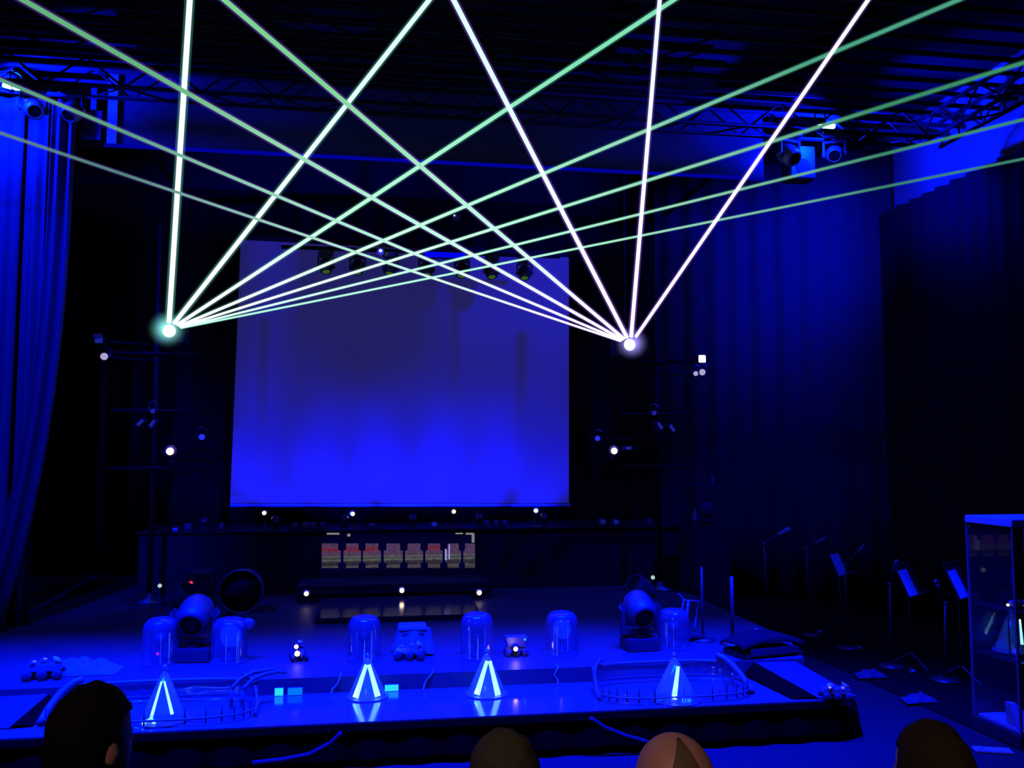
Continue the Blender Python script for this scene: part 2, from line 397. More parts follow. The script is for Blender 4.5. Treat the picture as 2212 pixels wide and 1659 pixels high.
def mover(label, loc, rz, size=.4, tilt=-20, hang=False, lens=M_LENSDARK, body=None, group=None, name='moving_head_lamp'):
    s = size; g = -1 if hang else 1; body = body or mat('mover_shell', (.020, .020, .022), .45)
    t = thing(name, label, 'stage light', loc, rz, group)
    MB().box((-.42*s, -.36*s, 0), (.42*s, .36*s, g*.3*s), .03*s).build('base', M_METAL, t)
    MB().cyl((0, 0, g*.3*s), (0, 0, g*.38*s), .2*s, n=20).build('swivel', M_METAL, t)
    yk = MB().box((-.5*s, -.12*s, g*.38*s), (.5*s, .12*s, g*.48*s), .02*s)
    for i in (-1, 1):
        yk.box((i*.5*s, -.11*s, g*.42*s), (i*.4*s, .11*s, g*1.12*s), .02*s)
    yk.build('yoke', M_METAL, t)
    for i in (-1, 1):
        MB().cyl((i*.38*s, 0, g*.98*s), (i*.53*s, 0, g*.98*s), .1*s, n=14).build('pivot_cap', body, t, True)
    q = Q((1, 0, 0), 90+(-tilt if not hang else -tilt))           # local +z -> -y (toward the hall)
    hd_ = MB().lathe([(.05*s, -.50*s), (.22*s, -.46*s), (.34*s, -.33*s), (.385*s, -.1*s), (.38*s, .15*s), (.34*s, .34*s), (.28*s, .40*s), (.24*s, .41*s), (.23*s, .35*s)], 24, (0, 0, g*.98*s), q).build('head', body, t, True)
    MB().lathe([(.235*s, .365*s), (.14*s, .38*s), (.03*s, .385*s)], 20, (0, 0, g*.98*s), q).build('lens', lens, hd_, True)
    return t
def hangmover(label, px, py, Y, size, rz, tilt, lens=M_LENSDARK, body=None):
    p = onY(px, py, Y); return mover(label, (p.x, p.y, p.z), rz, size, tilt, True, lens, body)
zc0 = zT-.024
def under_truss(px, Y=YT): return Vector((onY(px, 250, Y).x, Y, zc0))
bs = Vector((xc+.0, 7.4, zT-.12)); can('added blue lamp on the right side truss aimed at the music stands', bs, (5.6, 9.6, .9), M_BLUELENS, .08, .18)  # lamp added to light the music sheets
spot('added_band_spot', bs+Vector((-.02, .05, -.2)), (5.5, 9.3, .9), 600, 46, .9)
p = under_truss(72); mover('moving head lamp hanging from the truss next to the left blue flood', p, .5, .26, -35, True, body=M_GREYMETAL)
p = under_truss(158); mover('moving head lamp hanging from the truss beside the small speaker', p, -.4, .26, -50, True, body=M_GREYMETAL)
p = under_truss(1702); mover('moving head lamp hanging left of the right blue flood', p, .3, .30, -40, True, body=M_GREYMETAL)
p = under_truss(1800); mover('moving head lamp hanging right under the right blue flood', p, -.5, .26, -30, True, body=M_GREYMETAL)
def speaker(label, c, w, d, h, rz=0, hang=True):
    t = thing('loudspeaker', label, 'loudspeaker', c, rz)
    MB().box((-w/2, -d/2, 0), (w/2, d/2, h), .01).build('cabinet', M_BLACK, t)
    MB().box((-w/2+.015, -d/2-.012, .015), (w/2-.015, -d/2-.001, h-.015)).build('grille', M_METAL, t)
    MB().lathe([(w*.3, 0), (w*.26, .008), (w*.1, -.0+.016), (.005, .02)], 20, (0, -d/2-.012, h*.35), Q((1, 0, 0), 90)).build('woofer', M_RUBBER, t, True)
    if hang:
        MB().box((-.03, -.02, h), (.03, .02, h+.3)).build('hanger', M_METAL, t)
    return t
p = onY(200, 312, 10.12); speaker('small black loudspeaker hung beside the left end of the header', p, .26, .2, .36)
p = onY(1725, 392, 10.12); speaker('small black loudspeaker hung beside the right end of the header', p, .34, .24, .42)
# housings for the row of front cans (above the picture)
fb = thing('lamp_bar', 'long steel bar carrying the front row of blue cans', 'lamp bar', (0, FC_Y, FC_Z+.13))
MB().cyl((-4.3, 0, 0), (4.3, 0, 0), .025, n=10).build('pipe', M_TRUSS, fb, True)
for x in (-3, 0, 3): MB().cyl((x, 0, 0), (x, 0, 6.415-FC_Z-.13 if FC_Z < 6.2 else .02), .008, n=6).build('suspension_cable', M_TRUSS, fb)
ORD = ['first', 'second', 'third', 'fourth', 'fifth', 'sixth', 'seventh', 'eighth', 'ninth', 'tenth']
for i, (x, tx) in enumerate(FRONT_CANS):
    can('blue can on the front lamp bar, %s from the left' % ORD[i], (x, FC_Y, FC_Z-.05), (tx, 6.95, .3), M_BLUELENS, .09, .2, 'front_can', .15)

# ------------------------------------------------------------------ lasers
YLZ = 11.0
SRC = [onY(364, 714, YLZ), onY(1362, 744, YLZ)]
SL = 1.5                                       # the fan leans toward the audience
nA = Vector((0, 1, SL))                        # plane:  (y-YLZ) + SL*(z-z0) = 0
def fan_dir(src, px, py):
    d = ray(px, py); t = (nA.dot(src)-nA.dot(CAM))/nA.dot(d); return (CAM+d*t-src).normalized()
def beam_mat(name, c0, c1, e0, e1, L):
    m_ = bpy.data.materials.new(name); m_.use_nodes = True; nt = m_.node_tree; nt.nodes.clear()
    tc = nt.nodes.new('ShaderNodeTexCoord'); sp = nt.nodes.new('ShaderNodeSeparateXYZ')
    mr = nt.nodes.new('ShaderNodeMapRange'); mr.inputs['From Min'].default_value = 0; mr.inputs['From Max'].default_value = L
    nt.links.new(tc.outputs['Object'], sp.inputs[0]); nt.links.new(sp.outputs['Z'], mr.inputs['Value'])
    rp = nt.nodes.new('ShaderNodeValToRGB'); rp.color_ramp.elements[0].position = .12; rp.color_ramp.elements[1].position = .85
    rp.color_ramp.elements[0].color = (*[c*e0 for c in c0], 1); rp.color_ramp.elements[1].color = (*[c*e1 for c in c1], 1)
    if c1[0] < .5:
        k_ = rp.color_ramp.elements.new(.45); k_.color = (.5, 1, .72, 1)
    e = nt.nodes.new('ShaderNodeEmission'); out = nt.nodes.new('ShaderNodeOutputMaterial')
    nt.links.new(mr.outputs[0], rp.inputs[0]); nt.links.new(rp.outputs[0], e.inputs[0]); nt.links.new(e.outputs[0], out.inputs[0])
    return m_
def vol(name, col, st):
    m_ = bpy.data.materials.new(name); m_.use_nodes = True; nt = m_.node_tree; nt.nodes.clear()
    e = nt.nodes.new('ShaderNodeEmission'); e.inputs[0].default_value = (*col, 1); e.inputs[1].default_value = st
    out = nt.nodes.new('ShaderNodeOutputMaterial'); nt.links.new(e.outputs[0], out.inputs['Volume'])
    return m_
def glow(name, col, st, c, R_):               # haze lit round a source, thinning outward
    m_ = bpy.data.materials.new(name); m_.use_nodes = True; nt = m_.node_tree; nt.nodes.clear()
    tc = nt.nodes.new('ShaderNodeTexCoord'); mp = nt.nodes.new('ShaderNodeMapping'); mp.vector_type = 'POINT'
    mp.inputs['Scale'].default_value = (1/R_,)*3; mp.inputs['Location'].default_value = [-v/R_ for v in c]
    g = nt.nodes.new('ShaderNodeTexGradient'); g.gradient_type = 'SPHERICAL'
    pw = nt.nodes.new('ShaderNodeMath'); pw.operation = 'POWER'; pw.inputs[1].default_value = 3.2
    mu = nt.nodes.new('ShaderNodeMath'); mu.operation = 'MULTIPLY'; mu.inputs[1].default_value = st
    e = nt.nodes.new('ShaderNodeEmission'); e.inputs[0].default_value = (*col, 1)
    out = nt.nodes.new('ShaderNodeOutputMaterial')
    nt.links.new(tc.outputs['Object'], mp.inputs[0]); nt.links.new(mp.outputs[0], g.inputs[0]); nt.links.new(g.outputs['Fac'], pw.inputs[0])
    nt.links.new(pw.outputs[0], mu.inputs[0]); nt.links.new(mu.outputs[0], e.inputs[1]); nt.links.new(e.outputs[0], out.inputs['Volume'])
    return m_
HALO = [vol('haze_teal', (.15, .7, .55), 1.6), vol('haze_violet', (.35, .12, 1.0), 2.2)]
#  (px, py of a point the beam passes, core px near source, core px at the frame edge, near colour, far colour, near strength, far strength)
WHT, GRN, TEAL = (1, 1, 1), (.16, .62, .26), (.10, .50, .30)
BEAMS = [
 [((410, 0), 10, 12, WHT, (.95, 1, 1), 1.1, 1.0, 'steepest white beam, rising almost straight up from the left laser'),
  ((927, 0), 9, 10, WHT, (.75, 1, .95), 1.1, 1.0, 'white beam leaning right from the left laser, second from its steepest'),
  ((1455, 0), 7, 9, WHT, (.25, .85, .5), 1.05, .9, 'third beam of the left laser, white turning green at upper right'),
  ((2070, 0), 6, 8, WHT, TEAL, 1.05, .7, 'fourth beam of the left laser, crossing the right steep beam low'),
  ((2212, 135), 5, 7.5, WHT, (.06, .36, .16), 1.2, .7, 'fifth beam of the left laser, third lowest of its fan'),
  ((2212, 258), 4.5, 6, (.7, 1, .9), (.06, .34, .20), 1.1, .7, 'sixth beam of the left laser, green and second lowest'),
  ((2212, 343), 4, 5, (.5, 1, .8), (.06, .30, .20), 1, .7, 'lowest beam of the left laser, thin green and flattest')],
 [((1875, 0), 7, 9, WHT, (.95, 1, .9), 1.1, 1.0, 'white beam leaning right from the right laser'),
  ((1425, 0), 8, 9, WHT, (.85, 1, 1), 1.1, 1.0, 'steepest white beam, rising straight up from the right laser'),
  ((980, 0), 8, 11, WHT, (.75, 1, .95), 1.1, 1.0, 'white beam leaning slightly left from the right laser'),
  ((485, 0), 7, 11, WHT, (.20, .72, .26), 1.05, .9, 'fourth beam of the right laser, white turning green at upper left'),
  ((50, 0), 6, 11, WHT, (.14, .56, .2), 1.05, .8, 'fifth beam of the right laser, green where it leaves at upper left'),
  ((0, 172), 5, 8, WHT, (.13, .50, .28), 1.2, .7, 'sixth beam of the right laser, second lowest of its fan'),
  ((0, 287), 4.5, 6.5, WHT, (.10, .32, .24), 1.1, .7, 'lowest beam of the right laser, thin green and flattest')]]
for s in (0, 1):
    src = SRC[s]
    for (pp, w0, w1, c0, c1, e0, e1, lab) in BEAMS[s]:
        d = fan_dir(src, *pp)
        ts = [(6.41-src.z)/d.z]
        if d.x > 0: ts.append((XR-.03-src.x)/d.x)
        else: ts.append((XL+.03-src.x)/d.x)
        L = min(ts)
        r0 = w0*.5*mpp(src)
        edge = CAM+ray(*pp)*((nA.dot(src)-nA.dot(CAM))/nA.dot(ray(*pp)))
        Le = (edge-src).length
        r1e = w1*.5*mpp(edge); r1 = r0+(r1e-r0)*L/Le
        t = thing('laser_beam', lab, 'laser beam', src)
        t.rotation_mode = 'QUATERNION'; t.rotation_quaternion = d.to_track_quat('Z', 'Y')
        MB().cyl((0, 0, .16), (0, 0, L), r0, r1, n=12).build('core', beam_mat('laser_light', c0, c1, e0, e1, Le), t, True)
        MB().cyl((0, 0, .16), (0, 0, L), r0*2.0, r1*1.9, n=14).build('haze_glow', HALO[s], t, True)
    lp = thing('laser_projector', 'show laser hanging at the %s of the screen, source of a fan' % ('left', 'right')[s], 'laser', src)
    MB().box((-.16, .06, -.14), (.16, .42, .1), .01).build('housing', M_BLACK, lp)
    MB().lathe([(.05, 0), (.075, .03), (.06, .06), (.01, .07)], 16, (0, .07, 0), Q((1, 0, 0), 90)).build('aperture', M_WHITEBULB, lp, True)
    MB().sph((0, -.06, .01), .26, 3).build('haze_glow', glow('source_haze_%d' % s, (.25, .9, .8) if s == 0 else (.35, .30, 1), 14, (0, -.06, .01), .26), lp, True)
    MB().tube([(-.17, .24, 0), (-.17, .24, .22), (.17, .24, .22), (.17, .24, 0)], .012, 6).build('bracket', M_METAL, lp)
    MB().cyl((0, .24, .22), (0, .24, ZC-.001-src.z), .018, n=8).build('drop_pipe', M_TRUSS, lp)

# ------------------------------------------------------------------ projection screen
YSC = 13.0
co = [onY(*p, YSC) for p in ((497, 1087), (1229, 1087), (1229, 556), (520, 518))]
sc = thing('projection_screen', 'large projection screen, dim violet above and bright blue below', 'screen', (co[0]+co[1])/2)
org = sc.location.copy()
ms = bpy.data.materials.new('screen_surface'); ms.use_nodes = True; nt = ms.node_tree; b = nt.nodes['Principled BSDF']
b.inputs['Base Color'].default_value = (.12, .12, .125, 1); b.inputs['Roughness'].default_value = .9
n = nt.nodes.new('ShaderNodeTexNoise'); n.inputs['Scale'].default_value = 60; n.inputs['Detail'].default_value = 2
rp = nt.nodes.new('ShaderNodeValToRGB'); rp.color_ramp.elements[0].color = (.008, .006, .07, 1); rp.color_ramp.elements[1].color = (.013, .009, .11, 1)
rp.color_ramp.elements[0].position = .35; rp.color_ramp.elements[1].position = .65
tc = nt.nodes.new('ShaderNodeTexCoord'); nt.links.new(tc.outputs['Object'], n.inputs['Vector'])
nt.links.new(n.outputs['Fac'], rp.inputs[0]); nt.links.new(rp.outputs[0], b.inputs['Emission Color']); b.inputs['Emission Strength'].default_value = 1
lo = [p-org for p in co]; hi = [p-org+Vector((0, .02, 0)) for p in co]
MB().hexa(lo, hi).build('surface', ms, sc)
bt = MB().cyl(co[0]-org+Vector((0, .03, -.03)), co[1]-org+Vector((.03, .03, -.03)), .025, n=10); bt.build('bottom_bar', M_WHITE, sc, True)
ctop = MB().cyl(co[3]-org+Vector((0, .05, .04)), co[2]-org+Vector((0, .05, .04)), .05, n=12); ctop.build('roller', M_BLACK, sc, True)
for k in (2, 3):
    p = co[k]-org; MB().cyl(p+Vector((0, .05, .05)), (p.x, p.y+.05, ZC-.001-org.z), .01, n=6).build('suspension_cable', M_TRUSS, sc)

# lighting bar in front of the screen top
YBR = 12.3
b0, b1 = onY(640, 532, YBR), onY(1180, 556, YBR)
bar = thing('lamp_bar', 'dark lamp bar hanging in front of the top of the screen', 'lamp bar', (0, YBR, (b0.z+b1.z)/2))
zbar = bar.location.z
MB().cyl((b0.x-.2, 0, 0), (b1.x+.2, 0, 0), .028, n=10).build('pipe', M_TRUSS, bar, True)
for x in (b0.x, b1.x): MB().cyl((x, 0, 0), (x, 0, ZC-.001-zbar), .01, n=6).build('suspension_cable', M_TRUSS, bar)
HM = [(704, 'leftmost'), (773, 'second from the left'), (844, 'third from the left'), (921, 'left below the glowing blue bar'), (998, 'right below the glowing blue bar'), (1062, 'second from the right'), (1133, 'rightmost')]
proto = None
for i, (px, w) in enumerate(HM):
    x = onY(px, 560, YBR).x
    lab = 'small moving head on the screen bar, ' + w
    if proto is None:
        proto = mover(lab, (x, YBR, zbar-.03), .2, .23, -65, True, lens=M_GREENDIM, body=M_METAL)
    else: dup(proto, (x, YBR, zbar-.03), random.uniform(-.5, .5), lab)
p0, p1 = onY(915, 545, YBR-.12), onY(1006, 560, YBR-.12)
t = thing('led_bar', 'glowing blue bar lamp in front of the screen top', 'lamp', ((p0.x+p1.x)/2, YBR-.12, p1.z))
MB().box((p0.x-t.location.x, 0, 0), (p1.x-t.location.x, .06, .1), .01).build('housing', M_METAL, t)
MB().box((p0.x-t.location.x+.01, -.012, .012), (p1.x-t.location.x-.01, -.001, .088)).build('diffuser', M_BLUEBAR, t)
MB().box((-.02, .02, .1), (.02, .05, .2)).build('clamp', M_METAL, t)
p = onY(822, 544, YBR-.05); can('small blue lamp with white centre on the screen bar', p, CAM, M_BLUELENS, .055, .1, 'bar_lamp', .1)
tag(MB().sph((p.x, p.y-.07, p.z), .02, 2).build('lamp_bulb', M_WHITEBULB), 'white hot bulb in the small blue lamp on the bar', 'bulb')
p = onY(986, 468, 12.6)
t = thing('ceiling_camera', 'small glinting dome camera hanging above the screen', 'camera', p)
MB().lathe([(.005, -.07), (.05, -.05), (.07, 0), (.07, .05), (.05, .06)], 16).build('dome', M_PLASTIC, t, True)
MB().sph((-.035, -.06, 0), .018, 1).build('lens', M_PALE, t, True)  # camera glint put in as a glowing speck
MB().cyl((0, 0, .05), (0, 0, ZC-.001-p.z), .012, n=6).build('drop_pipe', M_TRUSS, t)

# ------------------------------------------------------------------ side lighting booms
def boom(label, px, Y):
    p = onY(px, 900, Y); t = thing('lighting_boom', label, 'boom', (p.x, Y, ZD))
    MB().cyl((0, 0, .03), (0, 0, 4.6), .03, n=10).build('pole', M_TRUSS, t, True)
    MB().lathe([(.25, 0), (.25, .02), (.05, .05), (.04, .1)], 20).build('foot', M_METAL, t, True)
    for z in (1.6, 2.3, 3.0): MB().cyl((-.5, -.04, z), (.5, -.04, z), .02, n=8).build('cross_arm', M_TRUSS, t, True)
    return t
YBM = 11.3
boom('lighting boom pole standing left of the screen', 335, YBM); boom('lighting boom pole standing right of the screen', 1420, YBM)
def arm(t, px):                                # arm from a lamp to its boom pole
    bx = onY(335 if px < 800 else 1420, 900, YBM).x; l_ = t.location
    MB().cyl((0, .06, .0), (bx-l_.x, YBM-l_.y, -.02), .012, n=8).build('mount_arm', M_TRUSS, t, True)
    return t
def lensat(label, px, py, rpx, m_, Y=YBM-.25, name='boom_lamp', tgt=None):
    p = onY(px, py, Y); return arm(can(label, p, tgt or CAM, m_, rpx*mpp(p), .16, name, .12), px)
lensat('pale round lamp lens left of the screen, highest of the left boom', 225, 770, 9, M_DISC)
lensat('blue round lamp lens between the left boom and the screen', 436, 944, 7.5, M_BLUELENS)
lensat('blue round lamp lens just right of the screen edge', 1291, 947, 6.5, M_BLUELENS)
lensat('pale round lamp lens right of centre below the white square lamp', 1517, 804, 8, M_DISC)
lensat('dimmer pale lamp lens beside the one below the white square', 1503, 807, 6, M_DISC)
lensat('dim blue lens above the pair of tilted lamps at right', 1413, 892, 6, M_BLUEDIM)
lensat('dim blue lens above the pair of tilted lamps at left', 330, 888, 6, M_BLUEDIM)
def warm(label, px, py, Y, r=6, name='footlight', z=None):
    p = onY(px, py, Y); t = thing(name, label, 'lamp', p); k = mpp(p)*r
    MB().sph((0, -.02, 0), k, 2, (1, .8, 1)).build('bulb', M_WARM, t, True)
    MB().lathe([(k*1.7, -.0), (k*1.4, .02), (k*.7, .045), (.01, .05)], 16, (0, 0, 0), Q((1, 0, 0), -90)).build('reflector', M_GLOWRING, t, True)
    MB().box((-.015, .05, (z-p.z) if z else -k*3), (.015, .08, -k*1.2)).build('stem', M_METAL, t)
    return t
arm(warm('warm lamp shining low on the left boom', 368, 975, YBM-.25, 8, 'boom_lamp'), 368)
arm(warm('warm lamp shining low on the right boom', 1326, 974, YBM-.25, 7, 'boom_lamp'), 1326)
p = onY(1517, 775, YBM-.25); k = mpp(p)
t = thing('square_lamp', 'bright white square lamp high on the right boom', 'lamp', p)
MB().box((-9.5*k, .01, -9.5*k), (9.5*k, .18, 9.5*k), .008).build('housing', M_METAL, t)
MB().box((-8*k, -.004, -8*k), (8*k, .009, 8*k), .006).build('lens', M_SQUARE, t)
arm(t, 1517)
p = onY(213, 735, YBM-.25); k = mpp(p)
t = thing('square_lamp', 'unlit square lamp with a blue glint high on the left boom', 'lamp', p)
MB().box((-11*k, .01, -9*k), (11*k, .18, 9*k), .008).build('housing', M_METAL, t)
MB().obox((0, -.03, 7*k), (18*k, .1, 1.2*k), Q((1, 0, 0), -30) @ Q((0, 1, 0), -6)).build('visor', M_WHITE, t)
MB().box((-8*k, -.004, -6*k), (8*k, .009, 6*k), .006).build('lens', M_BLUEDIM, t); arm(t, 213)
def tilt_lamp(label, px, py, deg):
    p = onY(px, py, YBM-.25); k = mpp(p); t = thing('tilted_lamp', label, 'lamp', p)
    q = Q((0, 1, 0), deg)
    MB().obox((0, .07, 0), (9*k, .14, 22*k), q, .005).build('housing', M_METAL, t)
    MB().obox((0, -.005, 0), (6*k, .012, 15*k), q).build('lens', M_BLUEDIM, t)
    arm(t, px)
tilt_lamp('slim tilted lamp at left boom, left one of the pair', 303, 913, 45)
tilt_lamp('slim tilted lamp at left boom, right one of the pair', 329, 915, 35)
tilt_lamp('slim tilted lamp at right boom, left one of the pair', 1426, 920, -35)
tilt_lamp('slim tilted lamp at right boom, right one of the pair', 1452, 925, -35)
p = onY(1358, 968, YBM-.25); t = thing('square_lamp', 'small dim blue rectangular lamp right of the warm right lamp', 'lamp', p)
MB().box((-.05, .01, -.035), (.05, .12, .035), .004).build('housing', M_METAL, t)
MB().box((-.035, -.004, -.018), (.035, .009, .018)).build('lens', M_BLUEDIM, t); arm(t, 1358)

# ------------------------------------------------------------------ back riser with gear, video panel, plinth and tread
YR = 11.7
zr = onY(860, 1146, YR).z
rl, rr = onY(300, 1150, YR).x, onY(1480, 1150, YR).x
rs = thing('back_riser', 'long black riser below the screen carrying small gear', 'riser', (0, YR, ZD))
MB().box((rl, 0, 0), (rr, 1.0, zr-ZD), .01).build('body', M_BLACK, rs)
MB().box((rl-.02, -.03, zr-ZD+.001), (rr+.02, 1.02, zr-ZD+.025)).build('top_board', M_GLOSSBLACK, rs)
zr2 = zr+.026
WARM4 = [(571, 1108, 'leftmost'), (762, 1110, 'second from left'), (980, 1105, 'third from left'), (1157, 1103, 'rightmost')]
for px, py, w in WARM4:
    warm('small warm lamp in the row under the screen, ' + w, px, py, 12.2, 4.2, z=zr2)
GEAR = [(378, 1149, 12, 6, 'flat blue-lit box at the left end of the back riser'), (405, 1144, 13, 14, 'square case near the left end of the back riser'),
        (477, 1144, 7, 14, 'upright slim case on the left part of the back riser'), (636, 1143, 14, 12, 'dim square case, first of four left of the video panel'),
        (660, 1143, 14, 12, 'striped case, second of four left of the video panel'), (676, 1143, 12, 12, 'dim case, third of four left of the video panel'),
        (697, 1143, 12, 12, 'dim case, fourth of four left of the video panel'), (803, 1137, 14, 8, 'flat case above the left half of the video panel'),
        (938, 1136, 13, 10, 'blue-lit case above the right half of the video panel'), (1052, 1142, 12, 12, 'dim case, first of three right of the video panel'),
        (1073, 1142, 12, 12, 'dim case, second of three right of the video panel'), (1091, 1142, 12, 12, 'dim case, third of three right of the video panel'),
        (1303, 1141, 13, 13, 'bright blue square case on the right part of the back riser'), (1331, 1140, 13, 11, 'double-decked case right of the bright square case'),
        (1405, 1150, 7, 12, 'narrow bottle-like case at the right end of the back riser')]
for px, py, w, h_, lab in GEAR:
    p = onY(px, py, YR+.15); k = mpp(p); ww, hh = w*k, h_*k
    t = thing('gear_case', lab, 'case', (p.x, YR+.15, zr2))
    up = max(.0, p.z-hh/2-zr2)
    MB().box((-ww/2, 0, up), (ww/2, .12, up+hh), .006).build('shell', M_PLASTIC if 'dim' in lab else M_GREYMETAL, t)
    MB().box((-ww*.38, -.008, up+hh*.15), (ww*.38, -.001, up+hh*.85)).build('front_plate', M_WHITE if ('bright' in lab or 'blue-lit' in lab) else M_GREYMETAL, t)
    if up > .004: MB().box((-ww*.42, .01, 0), (ww*.42, .11, up), .002).build('stand', M_BLACK, t)
# video panel
YV = YR-.06
vq = [onY(*p, YV) for p in ((690, 1259), (1029, 1257), (1025, 1150), (697, 1152))]
vp = thing('video_panel', 'wide video panel showing a row of mauve window shapes', 'screen', (0, YV, ZD))
O = Vector((0, YV, ZD))
MB().hexa([p-O for p in vq], [p-O+Vector((0, .04, 0)) for p in vq]).build('panel', M_GLOSSBLACK, vp)
def pane_mat(name, red):
    m_ = bpy.data.materials.new(name); m_.use_nodes = True; nt = m_.node_tree; nt.nodes.clear()
    tc = nt.nodes.new('ShaderNodeTexCoord'); mp = nt.nodes.new('ShaderNodeMapping'); mp.inputs['Scale'].default_value = (9, 1, 42)
    n = nt.nodes.new('ShaderNodeTexNoise'); n.inputs['Scale'].default_value = 1; n.inputs['Detail'].default_value = 4; n.inputs['Roughness'].default_value = .7
    nt.links.new(tc.outputs['Object'], mp.inputs[0]); nt.links.new(mp.outputs[0], n.inputs['Vector'])
    sp = nt.nodes.new('ShaderNodeSeparateXYZ'); nt.links.new(tc.outputs['Object'], sp.inputs[0])
    z0, z1 = vq[0].z-ZD, vq[3].z-ZD
    mr = nt.nodes.new('ShaderNodeMapRange'); mr.inputs['From Min'].default_value = z0; mr.inputs['From Max'].default_value = z1
    nt.links.new(sp.outputs['Z'], mr.inputs['Value'])
    ad = nt.nodes.new('ShaderNodeMath'); ad.operation = 'MULTIPLY_ADD'; ad.inputs[1].default_value = .10
    nt.links.new(n.outputs['Fac'], ad.inputs[0]); nt.links.new(mr.outputs[0], ad.inputs[2])
    rp = nt.nodes.new('ShaderNodeValToRGB'); R = rp.color_ramp; R.interpolation = 'LINEAR'
    mv = (.12, .06, .16)
    R.elements[0].position = .30; R.elements[0].color = (.06, .05, .07, 1)
    R.elements[1].position = 1; R.elements[1].color = (*mv, 1)
    for p_, c_ in ((.37, (.11, .10, .12)), (.40, (.035, .025, .05)), (.46, (.05, .04, .06)), (.50, (.16, .18, .17)), (.53, (.05, .05, .06)), (.56, (.15, .16, .16)), (.59, (.12, .07, .13)), (.66, mv), (.70, (.25, .03, .06) if red else mv), (.74, (.22, .03, .07) if red else mv), (.77, mv)):
        e = R.elements.new(p_); e.color = (*c_, 1)
    nt.links.new(ad.outputs[0], rp.inputs[0])
    n2 = nt.nodes.new('ShaderNodeTexNoise'); n2.inputs['Scale'].default_value = 24; n2.inputs['Detail'].default_value = 3
    nt.links.new(tc.outputs['Object'], n2.inputs['Vector'])
    mu = nt.nodes.new('ShaderNodeMixRGB'); mu.blend_type = 'MULTIPLY'; mu.inputs[0].default_value = .8
    nt.links.new(rp.outputs[0], mu.inputs[1]); nt.links.new(n2.outputs['Fac'], mu.inputs[2])
    e = nt.nodes.new('ShaderNodeEmission'); e.inputs[1].default_value = 1.0; out = nt.nodes.new('ShaderNodeOutputMaterial')
    nt.links.new(mu.outputs[0], e.inputs[0]); nt.links.new(e.outputs[0], out.inputs[0])
    return m_
PM = [pane_mat('pane_mauve', False), pane_mat('pane_red', True)]
PANES = [(695, 736, 1), (742, 780, 1), (784, 823, 1), (829, 870, 0), (875, 914, 0), (919, 956, 1), (962, 996, 0), (1001, 1026, 0)]
for x0, x1, r in PANES:
    w = x1-x0; i0 = 0 if x0 == 695 else .14; i1 = .0 if x1 == 1026 else .14
    out = [(x0+w*i0, 1174), (x1-w*i1, 1174), (x1-w*i1, 1188), (x1, 1190), (x1, 1215), (x1-w*i1, 1217), (x1-w*i1, 1227), (x0+w*i0, 1227), (x0+w*i0, 1217), (x0, 1215), (x0, 1190), (x0+w*i0, 1188)]
    pts = [onY(*p, YV-.006)-O for p in out]
    MB().hexa(pts, [p+Vector((0, .004, 0)) for p in pts]).build('pane', PM[r], vp)
M_STRIP = em('pale_strip', (.22, .2, .22), 1); M_STRIPB = em('lavender_strip', (.30, .26, .7), 1)
for x0, x1, y0, y1, m_ in ((706, 733, 1151, 1155, M_STRIP), (750, 757, 1153, 1159, M_STRIP), (984, 1000, 1151, 1154, M_STRIP), (1006, 1022, 1151, 1155, M_STRIP), (1019, 1025, 1152, 1172, M_STRIP),
                        (826, 844, 1256, 1258, M_STRIP), (908, 964, 1254, 1256.5, M_STRIP), (985, 1028, 1254, 1256.5, M_STRIP), (961, 965, 1186, 1210, M_STRIPB), (969, 972, 1176, 1208, M_STRIPB)):
    pts = [onY(*p, YV-.012)-O for p in ((x0, y1), (x1, y1), (x1, y0), (x0, y0))]
    MB().hexa(pts, [p+Vector((0, .004, 0)) for p in pts]).build('lit_strip', m_, vp)
# plinth + glossy tread
YP0 = 10.9
pl0, pl1 = onY(640, 1290, YP0).x, onY(1060, 1290, YP0).x
zp = onY(860, 1262, YP0).z; ztr = ZD+.055
t = thing('panel_plinth', 'black plinth under the video panel', 'plinth', (0, YP0, ZD))
MB().box((pl0, 0, 0), (pl1, YV-YP0-.02, zp-ZD), .008).build('body', M_BLACK, t)
MB().box((pl0, -.012, .1), (pl1, -.001, .12)).build('groove_trim', M_METAL, t)
f0 = onZ(680, 1336, ztr); f1 = onZ(1045, 1331, ztr)
t = thing('glossy_tread', 'wide glossy black step in front of the video panel', 'step', (0, f0.y, ZD))
MB().box((f0.x, 0, 0), (f1.x, YP0-.02-f0.y, ztr-ZD), .004).build('tread', mat('gloss_tread', (.03, .022, .032), .13, var=.15), t)
MB().box((f0.x, -.012, ztr-ZD-.03), (f1.x, -.001, ztr-ZD-.003)).build('nosing', M_METAL, t)
for px, py, w in ((662, 1282, 'at the left end of the plinth'), (868, 1275, 'in the middle of the plinth below the video panel'), (1035, 1280, 'at the right end of the plinth')):
    warm('warm lamp ' + w, px, py, YP0-.12, 5)
# blue uplights added out of sight on the riser to wash the lower screen
for i, (x, pw, tz) in enumerate(((-2.15, 150, 1.98), (-1.25, 260, 2.04), (-.35, 350, 1.88), (.55, 400, 1.95), (1.45, 340, 1.88), (2.35, 250, 1.96))):
    u_ = can('added blue lamp behind the riser gear, %s from the left' % ORD[i], (x, YR+.3, zr2+.11), (x, 13.0, tz), M_BLUELENS, .05, .1, 'added_uplight', 0)
    MB().box((-.03, -.03, -.11), (.03, .03, -.03), .004).build('foot', M_METAL, u_)
    spot('added_screen_uplight', (x, YR+.345, zr2+.15), (x, 13.0, tz), pw, 78, .5, (0, .003, 1), .02)
